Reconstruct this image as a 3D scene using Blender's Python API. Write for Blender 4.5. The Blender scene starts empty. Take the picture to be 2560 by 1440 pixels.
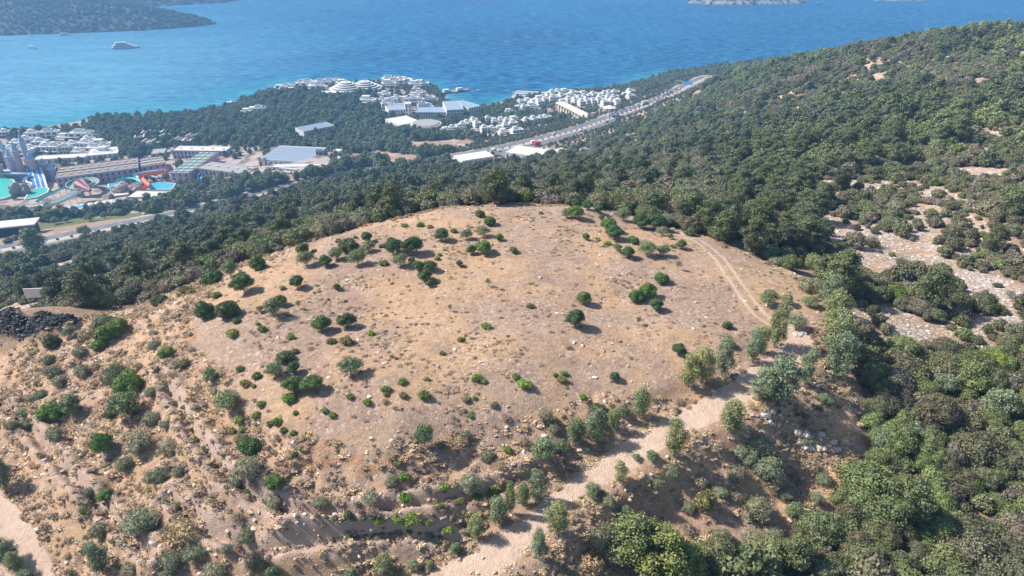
import bpy, math, random
import numpy as np
from mathutils import Vector
random.seed(7); RNG = np.random.default_rng(7)
R = math.radians
scene = bpy.context.scene
COL = scene.collection

# ------------------------------------------------------------------ camera
PITCH = R(28.3); CAMZ = 225.0; FPX = 2560*24/36
cd = bpy.data.cameras.new('camera'); cam = bpy.data.objects.new('camera', cd); COL.objects.link(cam)
cam.location = (0, 0, CAMZ); cam.rotation_euler = (R(90)-PITCH, 0, 0)
cd.lens = 24; cd.sensor_width = 36; cd.clip_end = 20000; cd.clip_start = 0.5
scene.camera = cam
# ------------------------------------------------------------------ sky, sun, exposure
SUN_EL = R(43); SA = R(14)
SDIR = Vector((-math.cos(SA)*math.cos(SUN_EL), math.sin(SA)*math.cos(SUN_EL), math.sin(SUN_EL)))
w = bpy.data.worlds.new("World"); scene.world = w; w.use_nodes = True
nt = w.node_tree; nt.nodes.clear()
o_ = nt.nodes.new('ShaderNodeOutputWorld'); b_ = nt.nodes.new('ShaderNodeBackground'); s_ = nt.nodes.new('ShaderNodeTexSky')
s_.sky_type = 'NISHITA'; s_.sun_disc = False; s_.sun_elevation = SUN_EL; s_.sun_rotation = math.atan2(SDIR.x, SDIR.y) % (2*math.pi)
s_.altitude = 200; s_.air_density = 1.0; s_.dust_density = 1.0; b_.inputs[1].default_value = 0.10
nt.links.new(s_.outputs[0], b_.inputs[0]); nt.links.new(b_.outputs[0], o_.inputs[0])
sl = bpy.data.lights.new('sun', 'SUN'); sl.energy = 4.9; sl.angle = R(0.5); sl.color = (1.0, 0.94, 0.85)
so = bpy.data.objects.new('sun', sl); COL.objects.link(so); so.rotation_euler = SDIR.to_track_quat('Z', 'Y').to_euler(); so.location = (-200, 50, 400)
scene.view_settings.view_transform = 'Standard'; scene.view_settings.look = 'None'
scene.view_settings.exposure = 0.68; scene.view_settings.gamma = 1; scene.view_settings.use_curve_mapping = False
scene.cycles.max_bounces = 4; scene.cycles.diffuse_bounces = 2; scene.cycles.glossy_bounces = 2
scene.cycles.volume_bounces = 0; scene.cycles.transparent_max_bounces = 4

# ------------------------------------------------------------------ projection
CP, SP = math.cos(PITCH), math.sin(PITCH)
def ray(px, py):
    a = (px-1280)/FPX; b = (py-720)/FPX
    return np.array([a, CP-b*SP, -SP-b*CP])
def W(px, py, z):
    d = ray(px, py); t = (z-CAMZ)/d[2]
    return d[0]*t, d[1]*t
def project(x, y, z):
    dz = z-CAMZ
    fw = y*CP - dz*SP; up = y*SP + dz*CP
    fw = np.maximum(fw, 1e-3)
    return 1280+FPX*x/fw, 720-FPX*up/fw, np.sqrt(x*x+y*y+dz*dz)

# ------------------------------------------------------------------ noise
def _h(ix, iy, s):
    n = (ix.astype(np.int64)*374761393 + iy.astype(np.int64)*668265263 + s*1274126177) & 0xffffffff
    n = ((n ^ (n >> 13))*1274126177) & 0xffffffff
    return ((n ^ (n >> 16)) & 0xffff)/65535.0
def vnoise(x, y, s=0):
    x = np.asarray(x, float); y = np.asarray(y, float)
    ix = np.floor(x); iy = np.floor(y); fx = x-ix; fy = y-iy
    fx = fx*fx*(3-2*fx); fy = fy*fy*(3-2*fy)
    a = _h(ix, iy, s); b = _h(ix+1, iy, s); c = _h(ix, iy+1, s); d = _h(ix+1, iy+1, s)
    return (a*(1-fx)+b*fx)*(1-fy)+(c*(1-fx)+d*fx)*fy
def fbm(x, y, sc, octv=4, s=0):
    r = 0; am = 1; t = 0
    for i in range(octv):
        r = r+am*vnoise(x/sc, y/sc, s+i*17); t += am; am *= .5; sc *= .5
    return r/t

# ------------------------------------------------------------------ terrain control points (photo px, py, height above the sea)
CTRL = """
500 760 176;620 680 176;850 592 177;980 560 177;1100 525 177;1250 520 177;1420 520 177;1500 530 177;1600 570 176.5;1700 590 176.5;1850 640 176;2000 705 175.5
1900 900 175.5;1650 965 176;1450 985 176.5;1300 1035 176.8;1000 1090 176.8;850 1100 176.5;700 1080 176;600 1010 176;560 930 176;500 860 175.5;1200 750 178;900 800 177.3;1500 750 177.6
1250 505 164;1400 498 162;1100 505 158;980 530 160;850 560 160;720 590 161;640 640 168;560 665 166;470 705 168;430 740 165;1550 500 160;1650 520 165;1760 570 170
330 765 158;240 785 152;250 850 159;400 860 167;100 900 152;0 880 147;120 820 158;0 820 157;200 775 152;0 1000 149;150 1100 154;300 1000 161;360 900 163;450 980 169
405 945 168;480 1080 168;560 1190 168;520 1130 168;300 1200 158;150 1300 152;0 1250 149;100 1400 147;60 1340 148;200 1440 149;300 1400 154;500 1400 158;640 1250 168.5;620 1330 162;740 1290 167.5
900 1290 167.5;1100 1265 167.5;1300 1205 167.5;450 1250 161;800 1400 160;1000 1400 160.5;560 1050 172.5;650 1130 172;800 1180 172;1000 1170 172;1150 1130 172;1300 1100 172;1450 1050 173;620 1440 157
1100 1440 161.5;1200 1400 163;1300 1340 164.5;1370 1240 166.5;1450 1200 167.5;1550 1140 169;1650 1085 170.5;1750 1030 172;1850 980 173.5;1950 920 174.5;2010 870 175;1940 810 175.5;2040 780 175.5
1400 1420 160;1550 1420 155;1700 1420 153;1600 1300 158;1500 1300 162;1700 1200 163;1800 1120 167;1900 1050 171;1850 1250 158;1950 1180 159;2000 1080 164;2060 1030 169;2100 1120 160;2150 1180 157;2080 1250 155;1900 1350 153
2000 1440 150;2560 1440 149;2300 1300 153;2560 1250 154;2300 1100 159;2560 1050 161;2200 1000 164;2120 930 170;2300 900 166;2560 850 167;2120 700 171;2100 620 170;2000 560 168;2300 650 169;2560 640 170;1900 560 169
2100 500 166;2300 500 166;2560 480 167;2000 420 155;2300 400 160;2560 350 164;2100 320 146;2300 300 154;2560 250 165;1900 350 135;1750 350 115;1900 250 118;2100 230 135;2300 200 150;2560 160 165
2560 90 165;2450 95 164;2300 112 157;2100 152 140;1900 180 112;1800 200 88;1750 250 75;1620 300 58;1650 350 86;1550 350 62;1800 450 148;1600 450 142;1450 460 130;1300 470 122;1100 480 118;900 500 112;1550 400 108;1400 400 82;1250 420 80;1100 440 80
900 460 72;750 500 78;620 560 92;700 540 105;560 548 72;600 600 118;480 640 118;450 570 62;300 600 68;350 650 105;250 700 118;100 700 100;0 700 88;150 640 55;0 660 45;0 620 42;120 600 42;250 575 42;400 545 44;60 760 142;150 730 132
0 540 22;150 540 24;300 535 24;0 480 14;200 480 14;400 480 16;500 450 16;350 510 20;550 480 28;640 460 34;0 400 8;200 400 9;400 380 12;600 400 18;720 420 30;850 420 36;750 390 28;600 340 16;400 330 10;700 340 18;900 360 24;900 320 18;1050 370 28
1000 410 42;1100 404 43;1200 388 43;1330 355 42;1400 340 42;1500 305 42;1600 270 44;1675 243 48;1772 195 55;1250 405 47;1350 395 52;1450 385 62;1200 345 28;1100 330 20;1250 300 16;1100 290 9;1000 280 10;1400 290 18;1500 270 18;1400 250 10;1550 240 14;1650 215 22;1740 190 40
800 260 16;700 250 14;900 240 20;850 228 22;950 225 22;750 235 18;1040 225 14;1040 250 12;980 260 12;650 250 8
0 335 1;100 328 1;200 325 1;250 300 1.5;400 293 1.5;520 288 1.5;600 263 1;640 243 0;700 228 0;780 214 0;900 203 0;1000 203 0;1060 212 0;1105 238 0;1100 258 1;1150 268 1;1220 270 1;1285 250 1;1380 238 1;1470 230 1;1560 220 1;1650 190 0;1720 160 0;1850 110 0;2000 85 0;2300 40 0;2560 20 0
0 230 -12;300 220 -12;500 220 -10;620 190 -12;850 170 -12;1050 180 -12;1180 230 -5;1250 220 -6;1400 200 -12;1600 150 -14;1800 90 -14;2000 60 -14;2560 -10 -14;100 290 -4;400 270 -4;560 250 -4;-300 300 -4;-300 360 4;-400 200 -12;1900 30 -14;1200 80 -14;600 60 -14;0 100 -14
-200 480 14;-200 620 40;-200 850 130;-200 1000 146;-200 1300 148;2760 1440 148;2760 1000 164;2760 600 172;2760 300 170;2760 100 169;2760 20 0"""
cp = np.array([[float(v) for v in e.split()] for l in CTRL.strip().split('\n') for e in l.split(';') if e.strip()])
_m = (cp[:, 2] > 145) & (cp[:, 2] < 176.9) & (cp[:, 1] > 770)
cp[_m, 2] = 176.8-(176.8-cp[_m, 2])*.34          # gentle outer slopes of the fill
cxy = np.array([W(*c) for c in cp]); cz = cp[:, 2]
def _k(a, b):
    d = np.sqrt((a[:, None, 0]-b[None, :, 0])**2+(a[:, None, 1]-b[None, :, 1])**2)
    return np.sqrt(d*d+9.0)
K = _k(cxy, cxy); n = len(cxy)
Am = np.zeros((n+1, n+1)); Am[:n, :n] = K - np.eye(n)*0.15; Am[:n, n] = 1; Am[n, :n] = 1
wts = np.linalg.solve(Am, np.append(cz, 0))
def rbf(x, y):
    p = np.stack([x.ravel(), y.ravel()], 1); out = np.empty(len(p))
    for i in range(0, len(p), 40000):
        out[i:i+40000] = _k(p[i:i+40000], cxy)@wts[:-1]+wts[-1]
    return out.reshape(x.shape)

def poly_in(x, y, P):
    P = np.asarray(P); ins = np.zeros(x.shape, bool); j = len(P)-1
    for i in range(len(P)):
        xi, yi = P[i]; xj, yj = P[j]
        if yi != yj:
            ins ^= ((yi > y) != (yj > y)) & (x < (xj-xi)*(y-yi)/(yj-yi)+xi)
        j = i
    return ins
def line_dist(x, y, P, closed=False):
    P = np.asarray(P, float); d = np.full(np.shape(x), 1e9); tt = np.zeros(np.shape(x)); L = len(P)
    for i in range(L if closed else L-1):
        a = P[i]; b = P[(i+1) % L]; v = b-a; l2 = max(v@v, 1e-9)
        t = np.clip(((x-a[0])*v[0]+(y-a[1])*v[1])/l2, 0, 1)
        dd = np.hypot(x-a[0]-t*v[0], y-a[1]-t*v[1]); m = dd < d
        d = np.where(m, dd, d); tt = np.where(m, i+t, tt)
    return d, tt
def poly_mask(x, y, P, soft):
    """1 inside, falling to 0 over `soft` metres outside"""
    P = np.asarray(P); out = np.zeros(x.shape)
    m = (x > P[:, 0].min()-soft) & (x < P[:, 0].max()+soft) & (y > P[:, 1].min()-soft) & (y < P[:, 1].max()+soft)
    if m.any():
        xs, ys = x[m], y[m]; i = poly_in(xs, ys, P); d, _ = line_dist(xs, ys, P, True)
        out[m] = np.clip(.5+np.where(i, d, -d)/soft, 0, 1)
    return out
def line_mask(x, y, P, hw, soft):
    P = np.asarray(P); out = np.zeros(x.shape); q = hw+soft
    m = (x > P[:, 0].min()-q) & (x < P[:, 0].max()+q) & (y > P[:, 1].min()-q) & (y < P[:, 1].max()+q)
    if m.any():
        d, _ = line_dist(x[m], y[m], P); out[m] = np.clip((hw+soft/2-d)/soft, 0, 1)
    return out

NR, NA = 1250, 840
AZ0, AZ1, R0, R1 = R(-55), R(55), 25.0, 3900.0
rr = R0*(R1/R0)**(np.arange(NR)/(NR-1)); aa = np.linspace(AZ0, AZ1, NA)
GX = rr[:, None]*np.sin(aa)[None]; GY = rr[:, None]*np.cos(aa)[None]
GZ = None
def Z(x, y):
    x = np.asarray(x, float); y = np.asarray(y, float)
    r = np.hypot(x, y); a = np.arctan2(x, y)
    u = np.clip(np.log(np.maximum(r, 1)/R0)/math.log(R1/R0)*(NR-1), 0, NR-1.001); v = np.clip((a-AZ0)/(AZ1-AZ0)*(NA-1), 0, NA-1.001)
    i = u.astype(int); j = v.astype(int); fu = u-i; fv = v-j
    return (GZ[i, j]*(1-fu)*(1-fv)+GZ[i+1, j]*fu*(1-fv)+GZ[i, j+1]*(1-fu)*fv+GZ[i+1, j+1]*fu*fv)
_t = np.geomspace(30, 4200, 2600)
def G(px, py):
    """ground point seen at a place in the photograph"""
    d = ray(px, py); d = d/np.linalg.norm(d)
    x = d[0]*_t; y = d[1]*_t; z = CAMZ+d[2]*_t
    h = np.maximum(Z(x, y), 0)-z
    k = np.argmax(h > 0)
    if k == 0: t = _t[-1] if h[0] <= 0 else _t[0]
    else: t = _t[k-1]+(_t[k]-_t[k-1])*(-h[k-1])/(h[k]-h[k-1]+1e-9)
    return float(d[0]*t), float(d[1]*t), float(CAMZ+d[2]*t), float(t)
def GP(s):
    return [G(*[float(v) for v in e.split()])[:2] for e in s.split(';')]
def WP(s, z=0):
    return [W(*[float(v) for v in e.split()], z) for e in s.split(';')]

# headlands and islands across the bay (shorelines at sea level)
HEAD = WP('545 60;500 66;430 72;350 77;200 83;0 90;-400 112;-900 125;-1400 40;-600 -40;0 5;300 28;430 44;490 52')
HEAD2 = WP('610 -2;560 7;450 13;380 17;200 20;-100 10;-100 -70;500 -60;640 -40')
ISLE = WP('1716 9;1800 12.5;1900 12;2000 9.5;2030 5;2000 -6;1850 -12;1740 -7')
ISLE2 = WP('2180 1;2240 3;2310 2;2380 -8;2200 -10')
GZ = rbf(GX, GY)
FAR = np.zeros(GX.shape, int)
for q, (P, sl_, top, lo) in enumerate(((HEAD, .38, 85, 1), (HEAD2, .3, 80, 1), (ISLE, .35, 26, 1), (ISLE2, .3, 14, 1))):
    P = np.array(P); m = (GX > P[:, 0].min()) & (GX < P[:, 0].max()) & (GY > P[:, 1].min()) & (GY < P[:, 1].max()) & (GY > 1100)
    ins = np.zeros(GX.shape, bool); ins[m] = poly_in(GX[m], GY[m], P)
    d, _ = line_dist(GX[ins], GY[ins], P, True)
    hh = top*(1-np.exp(-d*sl_/top)) * (.75+.5*fbm(GX[ins], GY[ins], 260, 3, 5)) + .8 + np.minimum(d/25, 1)*3
    GZ[ins] = np.maximum(GZ[ins], hh); FAR[ins] = q+1
GZ[(FAR == 0) & (GY > 1180)] = np.minimum(GZ[(FAR == 0) & (GY > 1180)], -6)
# ------------------------------------------------------------------ zones on the land (polygons in world metres)
PLAT = WP('478 790;505 740;560 690;640 668;720 628;800 596;860 582;980 552;1100 522;1180 517;1300 516;1420 514;1500 520;1600 545;1690 575;1760 590;1860 625;1960 668;2020 700;2045 790;1990 830;1900 880;1800 930;1650 975;1480 985;1380 1025;1250 1060;1060 1090;900 1118;760 1095;660 1080;600 1010;560 930;500 870', 176.5)
LAND = PLAT[:0] + GP('-300 880;0 858;100 845;190 808;250 778;330 758;430 728;520 690;600 655')[:] + WP('700 612;780 590;860 575;980 545;1100 516;1300 508;1430 508;1520 512;1620 545;1720 575;1790 590;1880 620;1990 665;2050 700;2100 760', 176) + \
    GP('2130 860;2140 960;2150 1060;2160 1160;2110 1240;2060 1300;1960 1335;1860 1362;1780 1400;1690 1439;1600 1500;1000 1560;200 1600;-300 1500')
ROAD = GP('1120 1460;1210 1415;1310 1330;1400 1255;1480 1195;1560 1145;1640 1095;1700 1062;1790 1015;1860 975;1930 925;1985 880;2005 850;1990 822;1950 805')
ROADW = [2.1, 1.9, 1.6, 1.3, 1.6, 1.8, 1.7, 1.7, 1.9, 2.0, 2.2, 2.0, 1.7, 1.2, .9]
ROADL = GP('-120 1190;-50 1250;0 1305;38 1360;68 1412;95 1475')
TRACK = WP('1700 583;1745 602;1775 628;1800 660;1830 705;1865 750;1900 787;1950 815', 176.5)
TRK_F = GP('1556 345;1585 335;1610 318;1625 308')
CLEAR = [(GP(s), wd) for s, wd in (
    ('2290 465;2320 500;2330 530;2300 560;2330 590', 4), ('2330 470;2390 520;2440 560;2500 610;2560 640;2640 660', 3.2), ('2200 640;2260 690;2310 735;2380 745;2440 745;2500 760;2590 760', 3.2),
    ('2420 700;2470 745;2510 790;2560 830', 3), ('2500 790;2440 830;2420 870', 2.5), ('2160 790;2240 800;2300 830', 2), ('1800 518;1830 530;1860 560', 3.5), ('2060 600;2110 640', 3), ('2180 835;2240 870;2300 880', 2),
    ('2365 1275;2420 1310;2470 1330', .8), ('2280 1330;2350 1370', .8), ('2200 1040;2212 1068', 1.0), ('2520 1165;2570 1200', 1), ('2490 960;2580 990', 1), ('2110 830;2120 960;2130 1010', 1.5),
    ('1545 350;1585 337;1610 320;1628 306', 9), ('1556 347;1600 358;1625 354', 7), ('1560 372;1590 378', 3), ('2180 215;2200 190;2260 158;2330 128;2400 112', 2.2), ('2188 190;2195 215', 2.5), ('2090 640;2105 700', 1.8),
    ('1140 442;1210 425', 7), ('650 497;690 478;725 462', 8), ('755 462;775 450', 7), ('930 505;990 480', 5), ('330 660;360 640', 5), ('800 560;870 535', 4), ('1000 470;1030 462', 5), ('700 600;760 575;860 545;870 530', 4), ('520 660;580 630;650 610', 3), ('130 665;200 660;170 655', 9), ('0 690;60 680', 7), ('40 640;100 632', 6),
    ('420 720;500 680', 3), ('1700 330;1720 345', 3), ('1860 330;1880 325', 3), ('2500 220;2540 245', 3), ('2440 375;2500 400', 3), ('2420 430;2480 450;2560 455', 3), ('2250 480;2290 470', 2), ('1830 610;1880 600', 1.5), ('1990 745;2060 790', 1),
    ('1665 285;1720 262', 8), ('1690 250;1790 200', 5), ('1220 340;1300 320', 4), ('1160 200;1200 190', 3))]
TOWN = [GP(s) for s in ('-100 545;0 545;130 540;300 528;410 505;480 480;520 468;610 452;700 440;830 420;900 408;900 385;780 372;640 368;560 362;430 365;330 400;290 385;240 350;200 335;150 335;0 345;-200 350',
    '940 290;945 250;1000 215;1050 225;1100 245;1090 275;1200 285;1200 300;1120 305;1060 305;980 300', '820 232;700 232;690 222;800 212;900 202;1050 212;1050 225;880 230',
    '1290 285;1290 262;1380 238;1550 232;1545 262;1500 285;1400 292;1340 290', '1150 415;1160 395;1270 368;1320 360;1400 372;1420 392;1260 408', '1000 325;1290 300;1290 335;1110 345')]
FIELD = GP('1000 352;1180 350;1180 362;1140 372;1100 385;1040 380;1020 365')
SOIL = GP('870 385;940 378;1030 388;1050 400;1000 412;930 405;880 400')
NOTREE = [GP('-60 540;60 540;130 534;300 512;440 487;462 458;300 462;140 470;-60 452'), GP('60 604;85 566;180 548;360 527;372 550;330 562;200 588;100 604')]
LAWN = [GP('85 562;180 549;355 531;355 541;230 556;90 577')]
DARKP = GP('-60 852;60 846;130 832;190 812;205 800;150 792;60 790;-60 792')
ORANGE = [(GP(s), wd) for s, wd in (('445 800;480 850', 3), ('480 930;520 920;570 940', 2), ('560 1000;600 1010', 1.6), ('480 1000;530 1030', 2), ('760 1130;840 1110', 1.5), ('1860 955;1910 920', 2), ('2070 660;2110 710', 1.5), ('1720 1000;1760 985', 1.5), ('900 1180;1000 1160', 1.5), ('700 1165;900 1150', 1.4))]
BENCH = [GP('400 935;440 1010;480 1085;520 1135;560 1188;640 1245;740 1290;850 1300;950 1290;1080 1268;1200 1240;1300 1200;1360 1180'), GP('420 1250;520 1330;640 1390;800 1370;950 1345;1100 1345;1180 1375'), GP('0 1010;80 1080;180 1200;280 1300;380 1400')]
_rc = [tuple(map(float, e.split())) for e in '-80 640;0 628;100 609;200 588;330 562;450 538;560 512;700 476;850 443;1000 414;1100 402;1190 386;1260 372;1340 354;1405 336;1460 321;1505 304;1550 288;1605 268;1675 241;1735 209;1775 192'.split(';')]
HWY = [G(*p)[:2] for p in _rc]
hz = [42, 42, 42, 42, 42, 42, 42, 42, 42, 42, 42, 42, 42, 42, 42, 42, 42.5, 43, 44, 48, 53, 55]
HWY = [W(*p, z) for p, z in zip(_rc, hz)]

# surface relief
near = np.clip((420-np.hypot(GX, GY))/300, 0, 1)
m_land = poly_mask(GX, GY, LAND, 2.5); m_plat = poly_mask(GX, GY, PLAT, 2.0)
m_road = np.zeros(GX.shape)
d, t = line_dist(GX[:520], GY[:520], ROAD); wdt = np.interp(t, range(len(ROADW)), ROADW)
m_road[:520] = np.clip((wdt+.6-d)/1.2, 0, 1)
m_road = np.maximum(m_road, line_mask(GX, GY, ROADL, 1.9, .8))
relief = (fbm(GX, GY, 22, 4, 3)-.5)*3.0*(1-m_land)+(fbm(GX, GY, 5, 4, 9)-.5)*1.3*m_land*(1-m_plat)+(fbm(GX, GY, 3, 3, 11)-.5)*.25*m_plat+(fbm(GX, GY, 14, 2, 21)-.5)*.8*m_plat
relief *= (1-.85*m_road)*(GZ > 4)
# eroded gullies run down the outer slopes of the fill
sl = m_land*(1-m_plat)*(1-m_road)
relief -= sl*.5*np.clip(1-np.abs(fbm(GX, GY, 7, 3, 31)-.5)*9, 0, 1)
GZ = GZ+relief
for B in BENCH:
    d, _ = line_dist(GX[:650], GY[:650], B)
    GZ[:650] += (1-m_road[:650])*(1.15*np.exp(-((d-1.0)/.9)**2)-.5*np.exp(-((d+.2)/1.0)**2))
m_dark = poly_mask(GX, GY, DARKP, 2)
GZ += m_dark*(fbm(GX, GY, 2.2, 3, 41)-.3)*3.0
# level bed of the dirt road
rl = np.array(ROAD); zc_ = Z(rl[:, 0], rl[:, 1]); zc_[1:-1] = (zc_[:-2]+zc_[1:-1]+zc_[2:])/3; zc_[1:-1] = (zc_[:-2]+zc_[1:-1]+zc_[2:])/3
d, t = line_dist(GX[:520], GY[:520], ROAD); wdt = np.interp(t, range(len(ROADW)), ROADW); k = np.clip((wdt+4.0-d)/3.6, 0, 1); k = k*k*(3-2*k); k *= np.clip((len(ROAD)-1.02-t)/1.5, 0, 1)
GZ[:520] = GZ[:520]*(1-k)+(np.interp(t, range(len(zc_)), zc_)+(fbm(GX[:520], GY[:520], 1.6, 3, 71)-.5)*.18)*k
# level bed of the coast road
dh, th = line_dist(GX, GY, HWY); zr = np.interp(th, range(len(hz)), hz)
k = np.clip((26-dh)/12, 0, 1); k = k*k*(3-2*k); GZ = GZ*(1-k)+(zr-.45)*k

def blur_town():
    pass
zA = np.zeros(GX.shape+(4,), np.float32); zB = np.zeros(GX.shape+(4,), np.float32)
zA[..., 0] = m_land; zA[..., 1] = m_road
dtr, _ = line_dist(GX[:700], GY[:700], TRACK)
trk = np.clip(1.35-np.abs(dtr-.85)/.32, 0, 1); 
zB_tr = np.zeros(GX.shape); zB_tr[:700] = trk+.25*np.clip(1-dtr/3, 0, 1)
rock = np.zeros(GX.shape)
for P, wd in CLEAR: rock = np.maximum(rock, line_mask(GX, GY, P, wd*.85, wd*1.6))
open_r = poly_mask(GX, GY, GP('2060 480;2250 400;2600 330;2700 900;2480 900;2250 880;2150 830;2080 660'), 12)
gapn = fbm(GX, GY, 16, 3, 77)
rock = np.maximum(rock, open_r*np.clip((gapn-.515)*9, 0, 1)); rock = np.maximum(rock, np.clip((gapn-.585)*12, 0, 1)*.8*(GX*0+1)*(np.hypot(GX, GY) > 130))
rock *= (1-m_land)*(.45+1.1*fbm(GX, GY, 4.5, 3, 88))
zA[..., 2] = rock
bench = np.zeros(GX.shape)
for B in BENCH:
    d, _ = line_dist(GX[:650], GY[:650], B); bench[:650] = np.maximum(bench[:650], np.clip(1.6-np.abs(d-.2)/1.0, 0, 1))
for P, wd in ORANGE: zA[..., 3] = np.maximum(zA[..., 3], line_mask(GX, GY, P, wd*.6, wd*1.3))
for P in TOWN: zB[..., 0] = np.maximum(zB[..., 0], poly_mask(GX, GY, P, 6))
for P in LAWN: zB[..., 1] = np.maximum(zB[..., 1], poly_mask(GX, GY, P, 2))
zB[..., 2] = m_dark; zB[..., 3] = zB_tr
m_field = np.maximum(poly_mask(GX, GY, FIELD, 5), poly_mask(GX, GY, SOIL, 5))
zA[..., 3] = np.maximum(zA[..., 3], m_field*.45); zB[..., 0] *= (1-m_field)
# pale shore strip
shore = np.clip(1-np.abs(GZ-.8)/1.4, 0, 1)*(GY > 500)
zA[..., 2] = np.maximum(zA[..., 2], shore)
zC = np.zeros(GX.shape+(4,), np.float32); zC[..., 0] = m_plat; zC[..., 1] = (FAR > 0); zC[..., 3] = ((FAR > 2) & (GZ < 9))+.25*((FAR > 2) & (GZ >= 9)); zC[..., 2] = bench*(1-m_plat)

def MZ(name_arr, ch, x, y):
    x = np.asarray(x, float); y = np.asarray(y, float)
    r = np.hypot(x, y); a = np.arctan2(x, y)
    i = np.clip(np.log(np.maximum(r, 1)/R0)/math.log(R1/R0)*(NR-1), 0, NR-1).astype(int); j = np.clip((a-AZ0)/(AZ1-AZ0)*(NA-1), 0, NA-1).astype(int)
    return name_arr[i, j, ch] if ch is not None else name_arr[i, j]

# ------------------------------------------------------------------ materials
class NT:
    def __init__(s, name):
        s.m = bpy.data.materials.new(name); s.m.use_nodes = True; s.t = s.m.node_tree; s.t.nodes.clear()
        s.out = s.n('ShaderNodeOutputMaterial'); s.b = s.n('ShaderNodeBsdfPrincipled'); s.l(s.b.outputs[0], s.out.inputs[0])
        s.b.inputs['Specular IOR Level'].default_value = .2
    def n(s, t, **k):
        q = s.t.nodes.new(t)
        for a, v in k.items(): setattr(q, a, v)
        return q
    def l(s, a, b): s.t.links.new(a, b)
    def set(s, sock, v):
        if isinstance(v, (int, float)): sock.default_value = v
        elif isinstance(v, tuple): sock.default_value = v if len(v) != 3 or sock.type == 'VECTOR' else v+(1,)
        else: s.l(v, sock)
    def noise(s, scale, detail=4, rough=.55, vec=None, dist=0):
        q = s.n('ShaderNodeTexNoise'); q.inputs['Scale'].default_value = scale; q.inputs['Detail'].default_value = detail
        q.inputs['Roughness'].default_value = rough; q.inputs['Distortion'].default_value = dist
        s.l(vec if vec is not None else s.co(), q.inputs['Vector']); return q.outputs[0]
    def vor(s, scale, feat='F1', out='Distance', vec=None):
        q = s.n('ShaderNodeTexVoronoi', feature=feat); q.inputs['Scale'].default_value = scale
        s.l(vec if vec is not None else s.co(), q.inputs['Vector']); return q.outputs[out]
    def co(s):
        if not hasattr(s, '_c'): s._c = s.n('ShaderNodeTexCoord').outputs['Object']
        return s._c
    def mapping(s, scale):
        q = s.n('ShaderNodeMapping'); q.inputs['Scale'].default_value = scale; s.l(s.co(), q.inputs[0]); return q.outputs[0]
    def mix(s, f, a, b, mode='MIX'):
        q = s.n('ShaderNodeMix', data_type='RGBA', blend_type=mode); s.set(q.inputs[0], f); s.set(q.inputs[6], a); s.set(q.inputs[7], b); return q.outputs[2]
    def math(s, op, a, b=0.0, c=0.0):
        q = s.n('ShaderNodeMath', operation=op); s.set(q.inputs[0], a); s.set(q.inputs[1], b); s.set(q.inputs[2], c); return q.outputs[0]
    def step(s, v, lo, hi):
        q = s.n('ShaderNodeMapRange', interpolation_type='SMOOTHSTEP'); s.set(q.inputs[0], v); q.inputs[1].default_value = lo; q.inputs[2].default_value = hi; return q.outputs[0]
    def attr(s, name, typ='GEOMETRY'):
        q = s.n('ShaderNodeAttribute', attribute_name=name, attribute_type=typ); return q
    def sep(s, c):
        q = s.n('ShaderNodeSeparateColor'); s.l(c, q.inputs[0]); return q.outputs
    def bump(s, h, strength=.5, dist=.1):
        q = s.n('ShaderNodeBump'); q.inputs['Strength'].default_value = strength; q.inputs['Distance'].default_value = dist; s.l(h, q.inputs['Height']); s.l(q.outputs[0], s.b.inputs['Normal'])
    def fin(s, col, rough=.9, spec=.2):
        s.set(s.b.inputs['Base Color'], col); s.set(s.b.inputs['Roughness'], rough); s.b.inputs['Specular IOR Level'].default_value = spec; return s.m

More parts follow.
